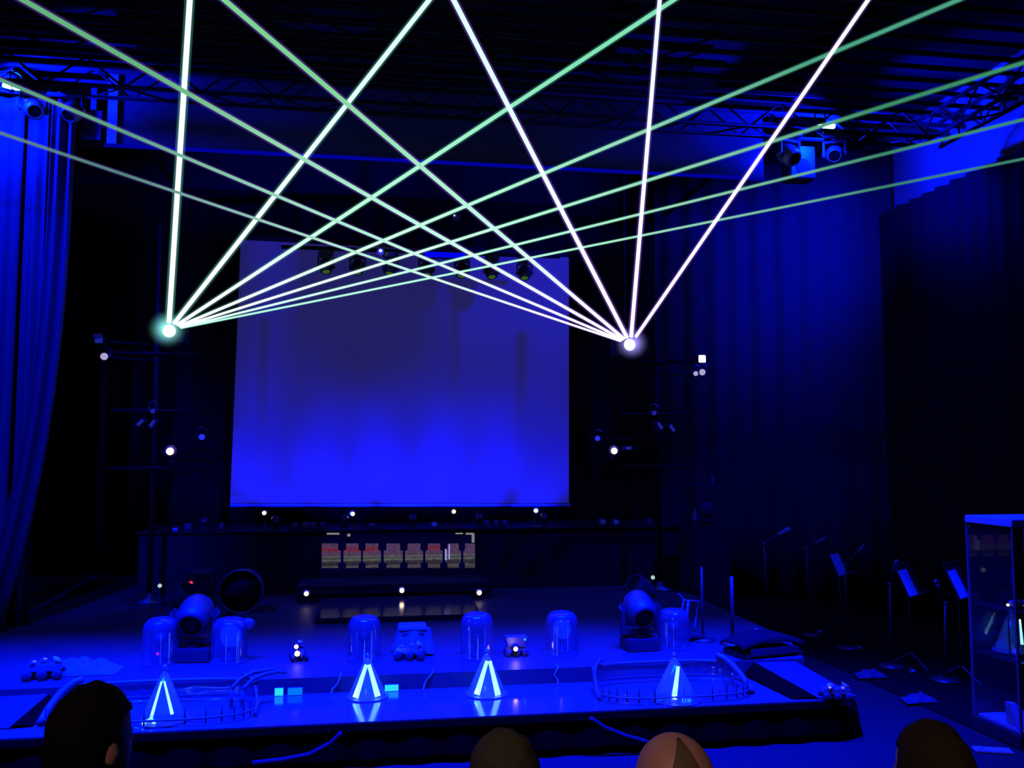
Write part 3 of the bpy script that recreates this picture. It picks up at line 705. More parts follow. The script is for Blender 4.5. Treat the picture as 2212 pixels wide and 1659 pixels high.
# bass drum
p = onZ(525, 1318, ZD); k = mpp(p); R0 = 45*k
t = thing('bass_drum', 'dark bass drum standing left of the video panel', 'drum', (p.x, p.y, ZD))
qd = Q((1, 0, 0), 90)
MB().lathe([(R0*.97, -.2), (R0*.97, .2)], 32, (0, 0, R0), qd).build('shell', M_GLOSSBLACK, t, True)
MB().lathe([(R0*.9, .201), (.01, .206)], 32, (0, 0, R0), qd).build('drumhead', M_BLACK, t, True)
MB().tube([(R0*math.cos(a), -.21, R0+R0*math.sin(a)) for a in [q_*math.pi/20 for q_ in range(40)]], .012, 6, True).build('hoop', M_GREYMETAL, t, True)
# rack with red lights behind the left mover
p = onZ(425, 1345, ZD); k = mpp(p)
t = thing('equipment_rack', 'black equipment rack with two red lights behind the left lamp', 'rack', (p.x, p.y, ZD))
MB().box((-24*k, 0, 0), (24*k, .4, 104*k), .01).build('case', M_BLACK, t)
MB().box((-22*k, -.014, 8*k), (22*k, -.001, 100*k)).build('front_panel', M_METAL, t)
for px, py, m_ in ((412, 1259, M_RED), (431, 1287, M_ORANGE)):
    pp = onY(px, py, p.y-.02)-Vector((p.x, p.y, ZD)); MB().sph(pp, 5*k, 1, (1, .5, .8)).build('indicator_light', m_, t, True)

# ------------------------------------------------------------------ stage objects on the deck
def onDeck(px, py): return onZ(px, py, ZD)
p = onDeck(413, 1432); mover('large floor moving head between the two left glass domes', (p.x, p.y+.12, ZD), -.08, 98*mpp(p), -26)
p = onDeck(1391, 1408); mover('large floor moving head left of the rightmost glass dome', (p.x, p.y+.12, ZD), .05, 88*mpp(p), -26)
p = onDeck(385, 1372); t = mover('dim floor moving head behind the large left one, head raised', (p.x, p.y, ZD), 1.1, .36, 40, lens=M_LENSDARK, body=M_BLACK)
p = onDeck(1385, 1350); t = mover('dim floor moving head behind the large right one, head raised', (p.x, p.y, ZD), -1.1, .36, 40, body=M_BLACK)
def speck_post(label, px, py, base, m_, r=5):  # lens speck of a rear lamp, held up by an added post
    b_ = onDeck(px, base); q = onY(px, py, b_.y); k = mpp(q); t = thing('lens_speck', label, 'light', (b_.x, b_.y, ZD))
    MB().cyl((0, 0, .01), (0, 0, q.z-ZD), .008, n=8).build('post', M_METAL, t)
    MB().lathe([(.05, 0), (.05, .01), (.01, .02)], 14).build('foot', M_METAL, t)
    MB().sph((0, -.01, q.z-ZD), r*k, 1).build('bulb', m_, t, True)  # glowing ball stands in for the lens speck of a rear lamp
speck_post('pale lens speck of a rear lamp on an added thin post left of the left lamps', 342, 1265, 1385, M_PALE, 5)
speck_post('pale lens speck of a rear lamp on an added thin post above the right lamps', 1411, 1247, 1350, M_PALE, 5)
# glass domes
DOMES = [(337, 1440, 75, 90, 'leftmost glass dome, a magenta light inside'), (489, 1437, 76, 87, 'glass dome right of the left floor lamp, with a side cap'),
         (786, 1432, 71, 87, 'glass dome behind the second glowing cone'), (1034, 1427, 71, 89, 'glass dome behind the third glowing cone'),
         (1221, 1419, 70, 84, 'glass dome with a pale oval disc inside, right of the truck'), (1467, 1406, 69, 77, 'rightmost glass dome, in front of the tubular frame')]
def dome_mesh(r, h):
    k = min(.32*h, .8*r); pr = [(r*1.02, 0), (r, .01), (r, h-k)]
    for a in range(1, 9):
        t_ = a/8*math.pi/2; e = .75
        pr.append((r*(.35+.65*math.cos(t_)**e) if a < 8 else r*.34, h-k+k*math.sin(t_)))
    pr.append((r*.15, h*1.004)); pr.append((.002, h*1.006))
    return pr
for px, py, w, h_, lab in DOMES:
    p = onDeck(px, py); p.y += w*.5*mpp(p); k = mpp(p); r, h = w*.5*k, h_*k+.02
    t = thing('glass_dome', lab, 'dome', (p.x, p.y, ZD+.001))
    MB().lathe(dome_mesh(r, h), 36).build('shell', M_DOME, t, True)
    MB().lathe([(r*1.06, 0), (r*1.06, .008), (r*.9, .008)], 32).build('base_ring', M_PLASTIC, t)
    if 'side cap' in lab:
        MB().sph((r*1.0, -.02, h*.86), r*.42, 2, (1, .8, .8)).build('side_cap', M_DOME, t, True)
        MB().sph((r*.7, -r*.5, h*.84), r*.1, 1).build('fitting', M_FOIL, t, True)
    ex = thing('dome_exhibit', {337: 'small pod with a magenta light inside the leftmost dome', 489: 'round disc exhibit inside the dome with the side cap', 786: 'dark round pod inside the dome behind the second cone', 1034: 'dark stepped block inside the dome behind the third cone', 1221: 'pale oval disc exhibit inside the dome right of the truck', 1467: 'small pale pod inside the rightmost dome'}[px], 'exhibit', (p.x, p.y, ZD+.009))
    MB().lathe([(r*.5, 0), (r*.5, .02), (r*.3, .03), (r*.12, .04), (r*.12, h*.35)], 20).build('stand', M_METAL, ex, True)
    if px in (489, 1221):
        MB().lathe([(r*.6, -.008), (r*.6, .008)], 28, (r*.05, 0, h*.55), Q((0, 0, 1), 25) @ Q((1, 0, 0), 78)).build('disc', M_WHITE, ex)
    elif px == 1034:
        MB().box((-r*.45, -r*.3, h*.3), (r*.45, r*.3, h*.55), .01).box((-r*.3, -r*.2, h*.551), (r*.3, r*.2, h*.7), .01).build('block', M_METAL, ex)
    else:
        MB().sph((0, 0, h*.5), r*.42, 2, (1, 1, .9)).build('pod', M_PLASTIC if px != 786 else M_METAL, ex, True)
    if px == 337: MB().sph((-.005, -r*.55, h*.22), 4*k, 1).build('indicator_light', M_MAGENTA, ex, True)

# ------------------------------------------------------------------ rovers
def rover(label, p, rz, size, kind='mast', z=ZD, name='toy_rover'):
    s = size; t = thing(name, label, 'rover', (p.x, p.y, z+.001), rz)
    wr = .13*s
    for x in (-.36, 0, .36):
        for y in (-.25, .25):
            MB().lathe([(wr*.7, -.05*s), (wr, -.035*s), (wr, .035*s), (wr*.7, .05*s)], 14, (x*s, y*s, wr), Q((1, 0, 0), 90)).build('wheel', M_RUBBER, t, True)
            MB().cyl((x*s, y*s*.8, wr), (x*s, y*s*.45, wr*2), .012*s, n=6).build('strut', M_GREYMETAL, t)
    MB().box((-.42*s, -.17*s, wr*1.6), (.42*s, .17*s, wr*3), .02*s).build('body', M_FOIL if kind != 'truck' else M_PLASTIC, t)
    if kind == 'mast':
        MB().obox((-.1*s, 0, wr*3.5), (.5*s, .42*s, .02*s), Q((0, 1, 0), -10)).build('solar_panel', M_GREYMETAL, t)
        MB().cyl((.3*s, 0, wr*3), (.3*s, 0, wr*5), .016*s, n=8).build('mast', M_GREYMETAL, t)
        MB().box((.26*s, -.07*s, wr*5), (.36*s, .07*s, wr*5.6), .01*s).build('camera_head', M_WHITE, t)
        MB().tube([(.4*s, 0, wr*2), (.58*s, .05*s, wr*3), (.68*s, .03*s, wr*1.4)], .014*s, 6).build('robot_arm', M_GREYMETAL, t)
    elif kind == 'foil':
        for i in range(4):
            MB().sph((random.uniform(-.3, .3)*s, random.uniform(-.12, .12)*s, wr*(3.1+.3*i*.5)), .12*s, 1, (1, 1, .6)).build('foil_cover', M_FOIL, t)
        MB().lathe([(.02*s, 0), (.1*s, .03*s), (.14*s, .09*s)], 14, (.28*s, 0, wr*3.2), Q((0, 1, 0), 30)).build('dish', M_WHITE, t, True)
    elif kind == 'truck':
        MB().hexa([(-.34*s, -.2*s, wr*3.01), (.34*s, -.2*s, wr*3.01), (.34*s, .22*s, wr*3.01), (-.34*s, .22*s, wr*3.01)],
                  [(-.44*s, -.26*s, wr*6), (.44*s, -.26*s, wr*6), (.44*s, .28*s, wr*6), (-.44*s, .28*s, wr*6)]).build('dump_bed', M_GREYMETAL, t)
        MB().box((.3*s, -.275*s, wr*5.0), (.38*s, -.262*s, wr*5.5)).build('side_badge', M_CYAN, t)
    return t
p = onDeck(95, 1466); rover('foil covered rover at the top of the left ramp', p, .1, .30, 'foil')
p = onDeck(886, 1424); rover('foil covered rover in front of the draped cart', p, -.15, .27, 'foil')
p = onDeck(1620, 1402); rover('small rover with mast at the top of the right ramp', p, .2, .24, 'mast')
pR = onZ(1806, 1512, ZA); rover('rover with big dark wheels at the front right corner of the apron', pR, -.2, .24, 'foil', ZA)
p = onDeck(645, 1424); t = rover('rover with a warm headlight left of centre', p, math.radians(-80), .24, 'mast')
def headlamp(label, px, py, Y, r, m_=M_WARM):
    q = onY(px, py, Y); k = mpp(q); t = thing('head_lamp', label, 'lamp', q)
    MB().sph((0, 0, 0), r*k, 2).build('bulb', m_, t, True)
    MB().lathe([(r*k*1.2, 0), (r*k*1.4, .02), (r*k*.6, .06), (.004, .065)], 12, (0, .004, 0), Q((1, 0, 0), -90)).build('reflector', M_METAL, t, True)
headlamp('warm headlight of the rover left of centre', 642, 1412, p.y-.12, 6)
headlamp('violet white work light on the rover left of centre', 640, 1397, p.y-.1, 5, em('violet_bulb', (.7, .45, 1), 2))
p = onDeck(1114, 1416); rover('toy dump truck with a warm headlight right of the third cone', p, .0, .215, 'truck')
headlamp('warm headlight of the toy dump truck', 1114, 1402, p.y-.1, 5)
point('truck_headlight', onY(1114, 1404, p.y-.16), .25, (1, .6, .3), .02)

p = onDeck(165, 1458); t = thing('foil_mound', 'crumpled foil mound behind the rover on the left ramp', 'foil', (p.x, p.y+.1, ZD))
def fm(u, v):
    h = .10*max(0, 1-(2*(u-.5))**2)*max(0, 1-(2*(v-.5))**2)*(1+.7*noise.noise(Vector((u*7, v*5, 1))))+.004
    return Vector(((u-.5)*.62, (v-.5)*.3, h))
MB().grid(fm, 40, 20).build('sheet', M_CLOTH, t, solid=.003)
MB().box((-.2, -.05, .001), (.2, .05, .02)).build('core', M_BLACK, t)

# draped cart in the middle
p = onDeck(892, 1412)
k = mpp(p)
t = thing('draped_cart', 'small cart under a draped pale cloth between two domes', 'cart', (p.x, p.y, ZD))
MB().box((-26*k, -.08, .05), (26*k, .22, 50*k), .01).build('cart_body', M_METAL, t)
def cl(u, v):
    a = u*2*math.pi; w = 1+.10*math.sin(a*7)*(1-v); sx = (30+12*(1-v))*k; sy = .14+.06*(1-v)
    c_, s_ = math.cos(a), math.sin(a); f = 1/max(abs(c_), abs(s_))**.75
    return Vector((c_*f*sx*w, .07+s_*f*sy*w, .02+(52*k)*v**1.0))
cb = MB().grid(cl, 60, 8); cb.build('side_cloth', M_CLOTH, t, True)
MB().box((-32*k, -.08, 51*k), (31*k, .23, 57*k), .012).build('top_cloth', M_CLOTH, t)
MB().obox((38*k, -.04, 26*k), (9*k, .05, 60*k), Q((0, 1, 0), -12), .006).build('hanging_flap', M_CLOTH, t)
for x in (-22, 22): MB().lathe([(.02, -.012), (.02, .012)], 10, (x*k, -.06, .02), Q((1, 0, 0), 90)).build('castor', M_RUBBER, t)
# tubular frame behind the rightmost dome
Yf = onDeck(1480, 1390).y+.25
fp = [onY(px, py, Yf) for px, py in ((1468, 1400), (1477, 1294), (1509, 1299), (1500, 1352))]
b_ = Vector((fp[0].x, Yf, ZD))
t = thing('tubular_frame', 'bent tubular trolley frame behind the rightmost dome', 'trolley', b_)
pts = [onY(*q, Yf)-b_ for q in ((1468, 1375), (1477, 1296), (1509, 1299), (1501, 1352), (1497, 1375))]
pts[0].z = pts[-1].z = .06
MB().tube(pts, .014, 8).build('handle', M_GREYMETAL, t, True)
q0, q1 = onY(1487, 1297, Yf)-b_, onY(1480, 1375, Yf)-b_; q1.z = .06
MB().cyl(q0, q1, .016, n=8).build('upright', M_GREYMETAL, t, True)
MB().box((pts[0].x-.05, -.2, .03), (pts[-1].x+.05, .05, .06), .006).build('platform', M_METAL, t)
for x in (pts[0].x, pts[-1].x): MB().lathe([(.03, -.012), (.03, .012)], 14, (x, .03, .031), Q((0, 1, 0), 90)).build('wheel', M_RUBBER, t)
q0 = onY(1466, 1282, Yf)-b_; MB().cyl(pts[1], q0, .01, n=8).build('hook', M_GREYMETAL, t)
# low rounded monitor at the right of the deck
a_ = onDeck(1612, 1402); b_ = onDeck(1722, 1418)
t = thing('floor_monitor', 'low rounded black floor monitor right of the deck', 'monitor', (b_.x-.25, b_.y+.15, ZD), .2)
def mon(u, v):
    x = (u-.5)*.66; prof = math.cos((u-.5)*2.3)**.6 if abs((u-.5)*2.3) < math.pi/2 else 0
    return Vector((x, (v-.5)*.34, .015+.17*prof*(1 if 0 < v < 1 else .72)))
mb = MB(); mb.grid(mon, 20, 8); mb.build('shell', M_DRAPE, t, True, solid=.01)
MB().box((-.31, -.16, .001), (.31, .16, .05), .008).build('body', M_BLACK, t)
MB().box((-.25, -.178, .03), (.25, -.171, .09)).build('grille', M_METAL, t)

# ------------------------------------------------------------------ ramps, black cloth sides also painting the shade beside them
def ramp(label, top, bot, floorpts):
    T = [onZ(*q, ZD+.003) for q in top]; B = [onZ(*q, ZA+.012) for q in bot]; Fp = [onZ(*q, ZA+.004) for q in floorpts]
    t = thing('rover_ramp', label, 'ramp', (B[0]+B[1])/2); o_ = t.location
    MB().hexa([B[0]-o_, B[1]-o_, T[1]-o_, T[0]-o_], [v-o_+Vector((0, 0, -.01)) for v in (B[0], B[1], T[1], T[0])]).build('board', M_DECK, t)
    def side(u, v):
        a = T[0].lerp(B[0], u); b2 = Fp[0].lerp(Fp[1], u) if u <= 1 else Fp[1]
        w = Vector((.02*math.sin(u*26)*math.sin(v*math.pi), .012*math.sin(u*26), 0))
        return a.lerp(b2, v)-o_+w+Vector((0, 0, .012*math.sin(u*33)*math.sin(v*math.pi)))
    MB().grid(side, 40, 6).build('side_cloth', M_SKIRT, t, True, solid=.004)
ramp('ramp from deck to apron at the right, black cloth side taking in its shade', ((1608, 1418), (1690, 1412)), ((1768, 1508), (1850, 1504)), ((1598, 1455), (1712, 1511)))
ramp('ramp from deck to apron at the left, black cloth side taking in its shade', ((160, 1452), (62, 1452)), ((20, 1572), (-95, 1575)), ((150, 1495), (70, 1570)))

# ------------------------------------------------------------------ glowing cones on the apron
def cone(label, px, base_y, apex_y, wpx, z, tubes, rpx=3.2, kw=.35):
    p = onZ(px, base_y, z); k = mpp(p); p.y += .0; R1 = wpx*.5*k; h = (base_y-apex_y)*k*1.0
    t = thing('glowing_cone', label, 'cone lamp', (p.x, p.y+R1*.6, z+.002))
    MB().lathe([(R1, 0), (R1, .008), (.018, h*.93), (.012, h*.93)], 32).build('shell', M_CONE, t, True)
    MB().lathe([(R1*1.12, 0), (R1*1.12, .007), (R1*1.0, .007)], 32).build('base_ring', M_GREYMETAL, t)
    MB().lathe([(.02, h*.92), (.024, h*.97), (.015, h*1.04), (.003, h*1.06)], 14).build('top_knob', M_FOIL, t, True)
    MB().lathe([(R1*.93, .012), (R1*.93, .02), (.014, h*.9), (.01, h*.9)], 28).build('haze_glow', vol('cone_glow', (0, .35, 1), kw), t, True)  # tube light in the frosted plastic, put in as an emitting volume
    for (x0, y0, x1, y1) in tubes:
        Yt = p.y+R1*.6-R1*.55
        a, b2 = onY(x0, y0, p.y+R1*.5), onY(x1, y1, p.y+R1*.02)
        o_ = t.location
        if b2.z < z+.012: b2.z = z+.012
        MB().cyl(a-o_, b2-o_, rpx*.55*k, rpx*k, n=12).build('glow_tube', M_TUBE, t, True)
    return t
cone('leftmost glowing cone with two spread cyan tubes', 346, 1566, 1452, 96, ZA, ((349, 1472, 326, 1552), (355, 1472, 372, 1543), (326, 1552, 309, 1562), (327, 1550, 333, 1563)), 3.6)
cone('second glowing cone from the left', 793, 1512, 1424, 84, ZA, ((791, 1436, 768, 1507), (797, 1436, 816, 1504)), 6.6, .8)
cone('third glowing cone from the left', 1054, 1506, 1414, 84, ZA, ((1052, 1428, 1030, 1500), (1058, 1428, 1076, 1502)), 6.6, .8)
cone('fourth glowing cone, inside the right clear enclosure', 1468, 1520, 1423, 100, ZA, ((1465, 1440, 1456, 1510),), 6.2)
for px, py, w, h_, m_, lab in ((845, 1475, 30, 14, M_CYAN, 'plate with bright cyan reflection right of the second cone'), (611, 1473, 19, 17, M_CYAN, 'plate with bright cyan reflection right of the left enclosure'),
                              (645, 1470, 32, 16, M_CYANDIM, 'plate with dimmer blue reflection beside the bright cyan one'), (1430, 1510, 26, 9, M_CYANDIM, 'small plate with cyan reflection left of the fourth cone'),
                              (1478, 1514, 10, 11, M_CYAN, 'small block with cyan reflection at the foot of the fourth cone'), (1489, 1514, 9, 9, M_CYAN, 'smaller block with cyan reflection right of the fourth cone foot')):
    p = onZ(px, py+h_/2, ZA); p.y = min(p.y, YS-.05); k = mpp(p)
    t = thing('glow_plate', lab, 'light', (p.x, p.y, ZA+.001))  # reflected lamp light put into the plate face as glow
    MB().box((-w/2*k, .004, 0), (w/2*k, .03, h_*k), .003).build('housing', M_PLASTIC, t)
    MB().box((-w/2*k+.002, -.003, .003), (w/2*k-.002, .003, h_*k-.002)).build('face', m_, t)
p = onZ(604, 1462, ZA+.03); t = thing('chrome_fitting', 'crumpled shiny fitting at the right end of the left enclosure', 'fitting', (p.x, p.y, ZA+.06))
for i, (dx, dz, r) in enumerate(((0, .035, .028), (-.045, .03, .018), (.012, .0, .016))): MB().sph((dx, 0, dz), r, 1, (1.2, .8, .9)).build('lump', M_FOIL, t)
MB().cyl((0, 0, -.058), (0, 0, .02), .01, n=8).build('stem', M_GREYMETAL, t)
for x0, y0, x1, y1, lab in ((672, 1484, 752, 1481, 'thin glinting rod on the apron left of the second cone'), (862, 1478, 934, 1476, 'thin glinting rod on the apron right of the second cone')):
    a, b2 = onZ(x0, y0, ZA+.008), onZ(x1, y1, ZA+.008); md = (a+b2)/2
    t = thing('glint_rod', lab, 'rod', md)
    MB().cyl(a-md, b2-md, .006, n=8).build('rod', M_CYANDIM, t, True)  # rod glint put in as a dim glow
    for e in (a, b2): MB().sph(e-md, .008, 1).build('end_cap', M_GREYMETAL, t)

# clear enclosures (oval acrylic corral with ribs, back rail and end hoop)
def enclosure(label, cx, cy, rx, ry, hgt, z, hoop_side):
    t = thing('clear_enclosure', label, 'enclosure', (cx, cy, z+.001))
    N = 48
    ang = [k*2*math.pi/N for k in range(N)]
    def P(a, zz, f=1.0):
        c_, s_ = math.cos(a), math.sin(a); e = .62
        return Vector((math.copysign(abs(c_)**e, c_)*rx*f, math.copysign(abs(s_)**e, s_)*ry*f, zz))
    MB().tube([P(a, .012) for a in ang], .012, 8, True).build('base_ring', M_ACRYL, t, True)
    MB().tube([P(a, .05, 1.02) for a in ang], .008, 6, True).build('lower_ring', M_PLASTIC, t, True)
    back = [P(math.radians(d), hgt) for d in range(12, 169, 6)]
    MB().tube(back, .014, 8).build('back_rail', M_PLASTIC, t, True)
    w = MB()
    w.grid(lambda u, v: P(math.radians(5+170*u), .02+(hgt-.03)*v), 40, 2)
    w.build('back_wall', M_ACRYL, t, True, solid=.003)
    w = MB(); w.grid(lambda u, v: P(math.radians(185+170*u), .02+.07*v, 1.0), 40, 1)
    w.build('front_wall', M_ACRYL, t, True, solid=.003)
    for d in range(12, 169, 12):
        MB().cyl(P(math.radians(d), .012), P(math.radians(d), hgt), .006, n=6).build('rib', M_ACRYL, t, True)
    for d in range(198, 345, 12):
        MB().cyl(P(math.radians(d), .012), P(math.radians(d), .12), .0055, n=6).build('rib', M_BLACK, t, True)
    # hoops at the ends
    for sgn, rr in ((hoop_side, .026), (-hoop_side, .012)):
        hp = []
        for k_ in range(13):
            a = k_/12*math.pi/2
            hp.append(Vector((sgn*(rx*.80+rx*.22*math.sin(a)), ry*.75-ry*1.25*(1-math.cos(a)), .02+(hgt+.03)*math.cos(a))))
        MB().tube(hp, rr, 10).build('end_hoop', M_PLASTIC, t, True)
    return t
c0, c1 = onZ(1285, 1500, ZA), onZ(1622, 1500, ZA)
yb_, yf_ = YS-.10, yF+.08
enclosure('clear enclosure with ribs around the fourth glowing cone', (c0.x+c1.x)/2, (yb_+yf_)/2, (c1.x-c0.x)/2, (yb_-yf_)/2, .165, ZA, 1)
c0, c1 = onZ(150, 1520, ZA), onZ(560, 1520, ZA)
enclosure('clear enclosure with ribs around the leftmost glowing cone', (c0.x+c1.x)/2, (yb_+yf_)/2, (c1.x-c0.x)/2, (yb_-yf_)/2, .165, ZA, -1)
# hoses of the left enclosure
for i, q in enumerate((((500, 1488), (520, 1466), (548, 1452), (585, 1446), (612, 1447)), ((524, 1490), (545, 1468), (572, 1456), (600, 1451), (616, 1452)))):
    pts = []
    for j, (px, py) in enumerate(q):
        pts.append(onY(px, py, 6.95+.05*j))
    sm = []
    for j in range(len(pts)-1):
        for u in range(4): sm.append(pts[j].lerp(pts[j+1], u/4))
    sm.append(pts[-1]); o_ = Vector((sm[0].x, sm[0].y, ZA))
    t = thing('clear_hose', 'clear hose arching to the shiny fitting, %s of two' % ('upper', 'lower')[i], 'hose', o_)
    MB().tube([v-o_ for v in sm], .016, 8).build('hose', M_PLASTIC, t, True)
    MB().cyl((0, 0, .004), sm[0]-o_, .014, n=8).build('foot', M_PLASTIC, t, True)
# small device inside the right enclosure
p = onZ(1575, 1500, ZA); t = thing('model_tower', 'stack of small model modules at the right end of the right enclosure', 'model', (p.x, p.y, ZA+.004))
for i, (dx, w, z0, z1) in enumerate(((0, .05, 0, .06), (-.02, .035, .061, .12), (.05, .03, 0, .09), (-.07, .03, 0, .05), (.03, .025, .091, .135))):
    MB().box((dx-w/2, -w/2, z0), (dx+w/2, w/2, z1), .006).build('module', M_GREYMETAL, t)
MB().sph((.03, 0, .15), .014, 1).build('beacon', M_FOIL, t, True)
# cables over the deck edge
CAB = [((738, 1440), (730, 1450), (722, 1470), 'cable over the deck edge left of the second cone'), ((932, 1436), (922, 1450), (912, 1468), 'cable over the deck edge between the two middle cones'), ((1196, 1430), (1198, 1445), (1199, 1468), 'cable over the deck edge below the oval disc dome')]
for a, b2, c_, lab in CAB:
    A_, C_ = onZ(*a, ZD+.006), onZ(*c_, ZA+.006)
    pts = [Vector((A_.x, YS+.12, ZD+.007)), Vector((A_.x, YS+.0, ZD+.008)), Vector((onY(*b2, YS-.015).x, YS-.012, ZD-.05)), Vector((C_.x, YS-.02, ZA+.03)), Vector((C_.x-.01, YS-.08, ZA+.007))]
    tag(MB().tube(pts, .007, 8).build('cable', M_CABLE, None, True), lab, 'cable')
# cables hanging on the skirt front
for pts, lab in ((((738, 1583), (715, 1606), (670, 1630), (610, 1642), (545, 1649)), 'loose cable sagging across the dark stage skirt at the left'),
                 (((1275, 1552), (1305, 1572), (1350, 1590), (1400, 1604)), 'loose cable sagging across the dark stage skirt at the right')):
    P_ = [onY(*q, yF-.085) for q in pts]
    sm = []
    for j in range(len(P_)-1):
        for u in range(5): sm.append(P_[j].lerp(P_[j+1], u/5))
    tag(MB().tube(sm+[P_[-1]], .019, 8).build('cable', mat('cable_dark', (.010, .010, .011), .8, spec=.1), None, True), lab, 'cable')

# ------------------------------------------------------------------ right side: speaker stack, poles, music stands, microphones
Ysp = 10.9
p = onY(1530, 1131, Ysp)
t = thing('speaker_stack', 'tall black speaker stack right of the right floor lamp', 'loudspeaker', (p.x, Ysp, .0 if p.x > deckR+.3 else ZD))
zz = p.z-t.location.z
MB().box((-.24, 0, 0), (.3, .5, zz-.01), .01).build('sub_cabinet', M_BLACK, t)
MB().box((-.2, -.012, .05), (.26, -.001, zz-.06)).build('grille', M_METAL, t)
sp2 = speaker('upper black loudspeaker standing on the tall stack', (p.x, Ysp+.22, p.z), 54*mpp(p), .34, 82*mpp(p), 0, False)
q = onY(1502, 1128, Ysp+.06); t = thing('drink_bottle', 'small dark bottle on the speaker stack edge', 'bottle', (q.x, Ysp+.06, p.z-.009))
MB().lathe([(.03, 0), (.033, .01), (.033, .11), (.014, .15), (.013, .19)], 14).build('body', M_PLASTIC, t, True)
MB().lathe([(.016, .19), (.016, .21), (.003, .212)], 12).build('cap', mat('red_cap', (.2, .02, .02), .5), t, True)
MB().lathe([(.034, .03), (.034, .08)], 14).build('paper_band', mat('red_band', (.15, .03, .03), .6), t, True)
q = onY(1540, 1047, Ysp+.2); t = thing('slim_stick', 'slim upright stick standing on the upper loudspeaker', 'stick', (q.x, Ysp+.2, p.z+82*mpp(p)+.001))
MB().box((-.018, -.012, 0), (.018, .012, .14), .004).build('body', M_GREYMETAL, t); MB().box((-.03, -.03, 0), (.03, .03, .006)).build('foot', M_METAL, t)
def pole(label, px, py_b, py_t, z=ZD, r=.018):
    b_ = onZ(px, py_b, z); top = onY(px, py_t, b_.y); t = thing('stand_pole', label, 'pole', (b_.x, b_.y, z))
    MB().cyl((0, 0, .01), (0, 0, top.z-z), r, n=10).build('pole', M_METAL, t, True)
    MB().lathe([(.12, 0), (.12, .012), (.03, .03)], 18).build('foot', M_METAL, t, True)
pole('thin black pole standing at the right of the deck', 1583, 1392, 1245); pole('thin black pole behind the tubular frame', 1518, 1383, 1225, ZD, .012)

def music_stand(label, px, py, base, w=.42):
    b_ = onZ(px+12, base, .012); q = onY(px, py, b_.y)
    t = thing('music_stand', label, 'music stand', (b_.x, b_.y, .013), math.radians(38)); h = q.z
    MB().cyl((0, 0, .05), (0, 0, h-.16), .012, n=8).build('pole', M_METAL, t, True)
    for a in (0, 120, 240):
        c_, s_ = math.cos(math.radians(a)), math.sin(math.radians(a))
        MB().cyl((0, 0, .14), (c_*.24, s_*.24, .008), .008, n=6).build('leg', M_METAL, t)
    qq = Q((1, 0, 0), -24)
    ds = MB().obox((0, 0, h-.0), (w, .012, .34), qq).build('desk', M_BLACK, t)
    lp = qq @ Vector((0, -.035, -.17)); MB().obox(lp+Vector((0, 0, h)), (w, .06, .01), qq).build('lip', M_GREYMETAL, t)
    tp = qq @ Vector((0, -.01, .172)); MB().obox(tp+Vector((0, 0, h)), (w, .02, .008), qq).build('top_edge', M_GREYMETAL, t)
    pp = qq @ Vector((-.08, -.010, -.03)); MB().obox(pp+Vector((0, 0, h)), (.24, .004, .27), qq).build('sheet', M_PAPER, t)
    MB().box((-.02, -.01, h-.2), (.02, .02, h-.1)).build('bracket', M_METAL, t)
music_stand('music stand with tall pale sheet, farthest from the glass case', 1806, 1216, 1366)
music_stand('music stand with pale sheet, middle one of the three', 1957, 1254, 1440)
music_stand('music stand with pale sheet, right beside the glass case', 2066, 1256, 1470)
def mic(label, base, mid, tip, r=.025, z=.013, body=M_GREYMETAL):
    b_ = onZ(*base, z); Y = b_.y; A_, T_ = onY(*mid, Y), onY(*tip, Y-.05); o_ = Vector((b_.x, Y, z))
    t = thing('microphone_stand', label, 'microphone', o_)
    MB().lathe([(.13, 0), (.13, .012), (.02, .03)], 18).build('foot', M_METAL, t, True)
    a = A_-o_; a.y = 0
    MB().cyl((0, 0, .02), a, .011, n=8).build('pole', M_METAL, t, True)
    MB().sph(a, .022, 1).build('joint', M_GREYMETAL, t, True)
    tp = T_-o_
    MB().cyl(a, tp, .008, n=8).build('boom', M_METAL, t, True)
    d = (tp-a).normalized()
    MB().cyl(tp-d*.02, tp+d*.10, r*.6, r*.9, n=12).build('microphone', body, t, True)
    MB().sph(tp+d*.115, r, 2).build('grille', body, t, True)
mic('boom microphone with fat pale foam tip, farthest back at right', (1662, 1368), (1650, 1174), (1684, 1156), .05, body=M_GREYMETAL)
mic('boom microphone just left of the farthest music stand', (1752, 1372), (1742, 1184), (1762, 1174), .026)
mic('boom microphone just right of the farthest music stand', (1832, 1400), (1826, 1222), (1850, 1196), .022)
mic('microphone on a stand left of the middle music stand', (1925, 1440), (1922, 1262), (1930, 1235), .026)
mic('microphone on a stand left of the music stand beside the case', (2040, 1470), (2042, 1302), (2030, 1275), .022)
for px, py, lab in ((1772, 1366, 'small pale block added for a lit stand foot on the dark floor, farthest back'), (1856, 1402, 'small pale block added for a lit stand foot below the farthest music stand'), (1970, 1452, 'small pale block added for a lit stand foot below the middle music stand')):
    p = onZ(px, py, .013); t = thing('added_foot_speck', lab, 'stand foot', p, .5)  # pale block added for the lit speck of a stand foot
    MB().box((-.04, -.015, 0), (.04, .015, .02), .004).build('body', M_WHITE, t); MB().box((-.05, -.012, .02), (.0, .012, .04), .004).build('foot_block', M_GREYMETAL, t)
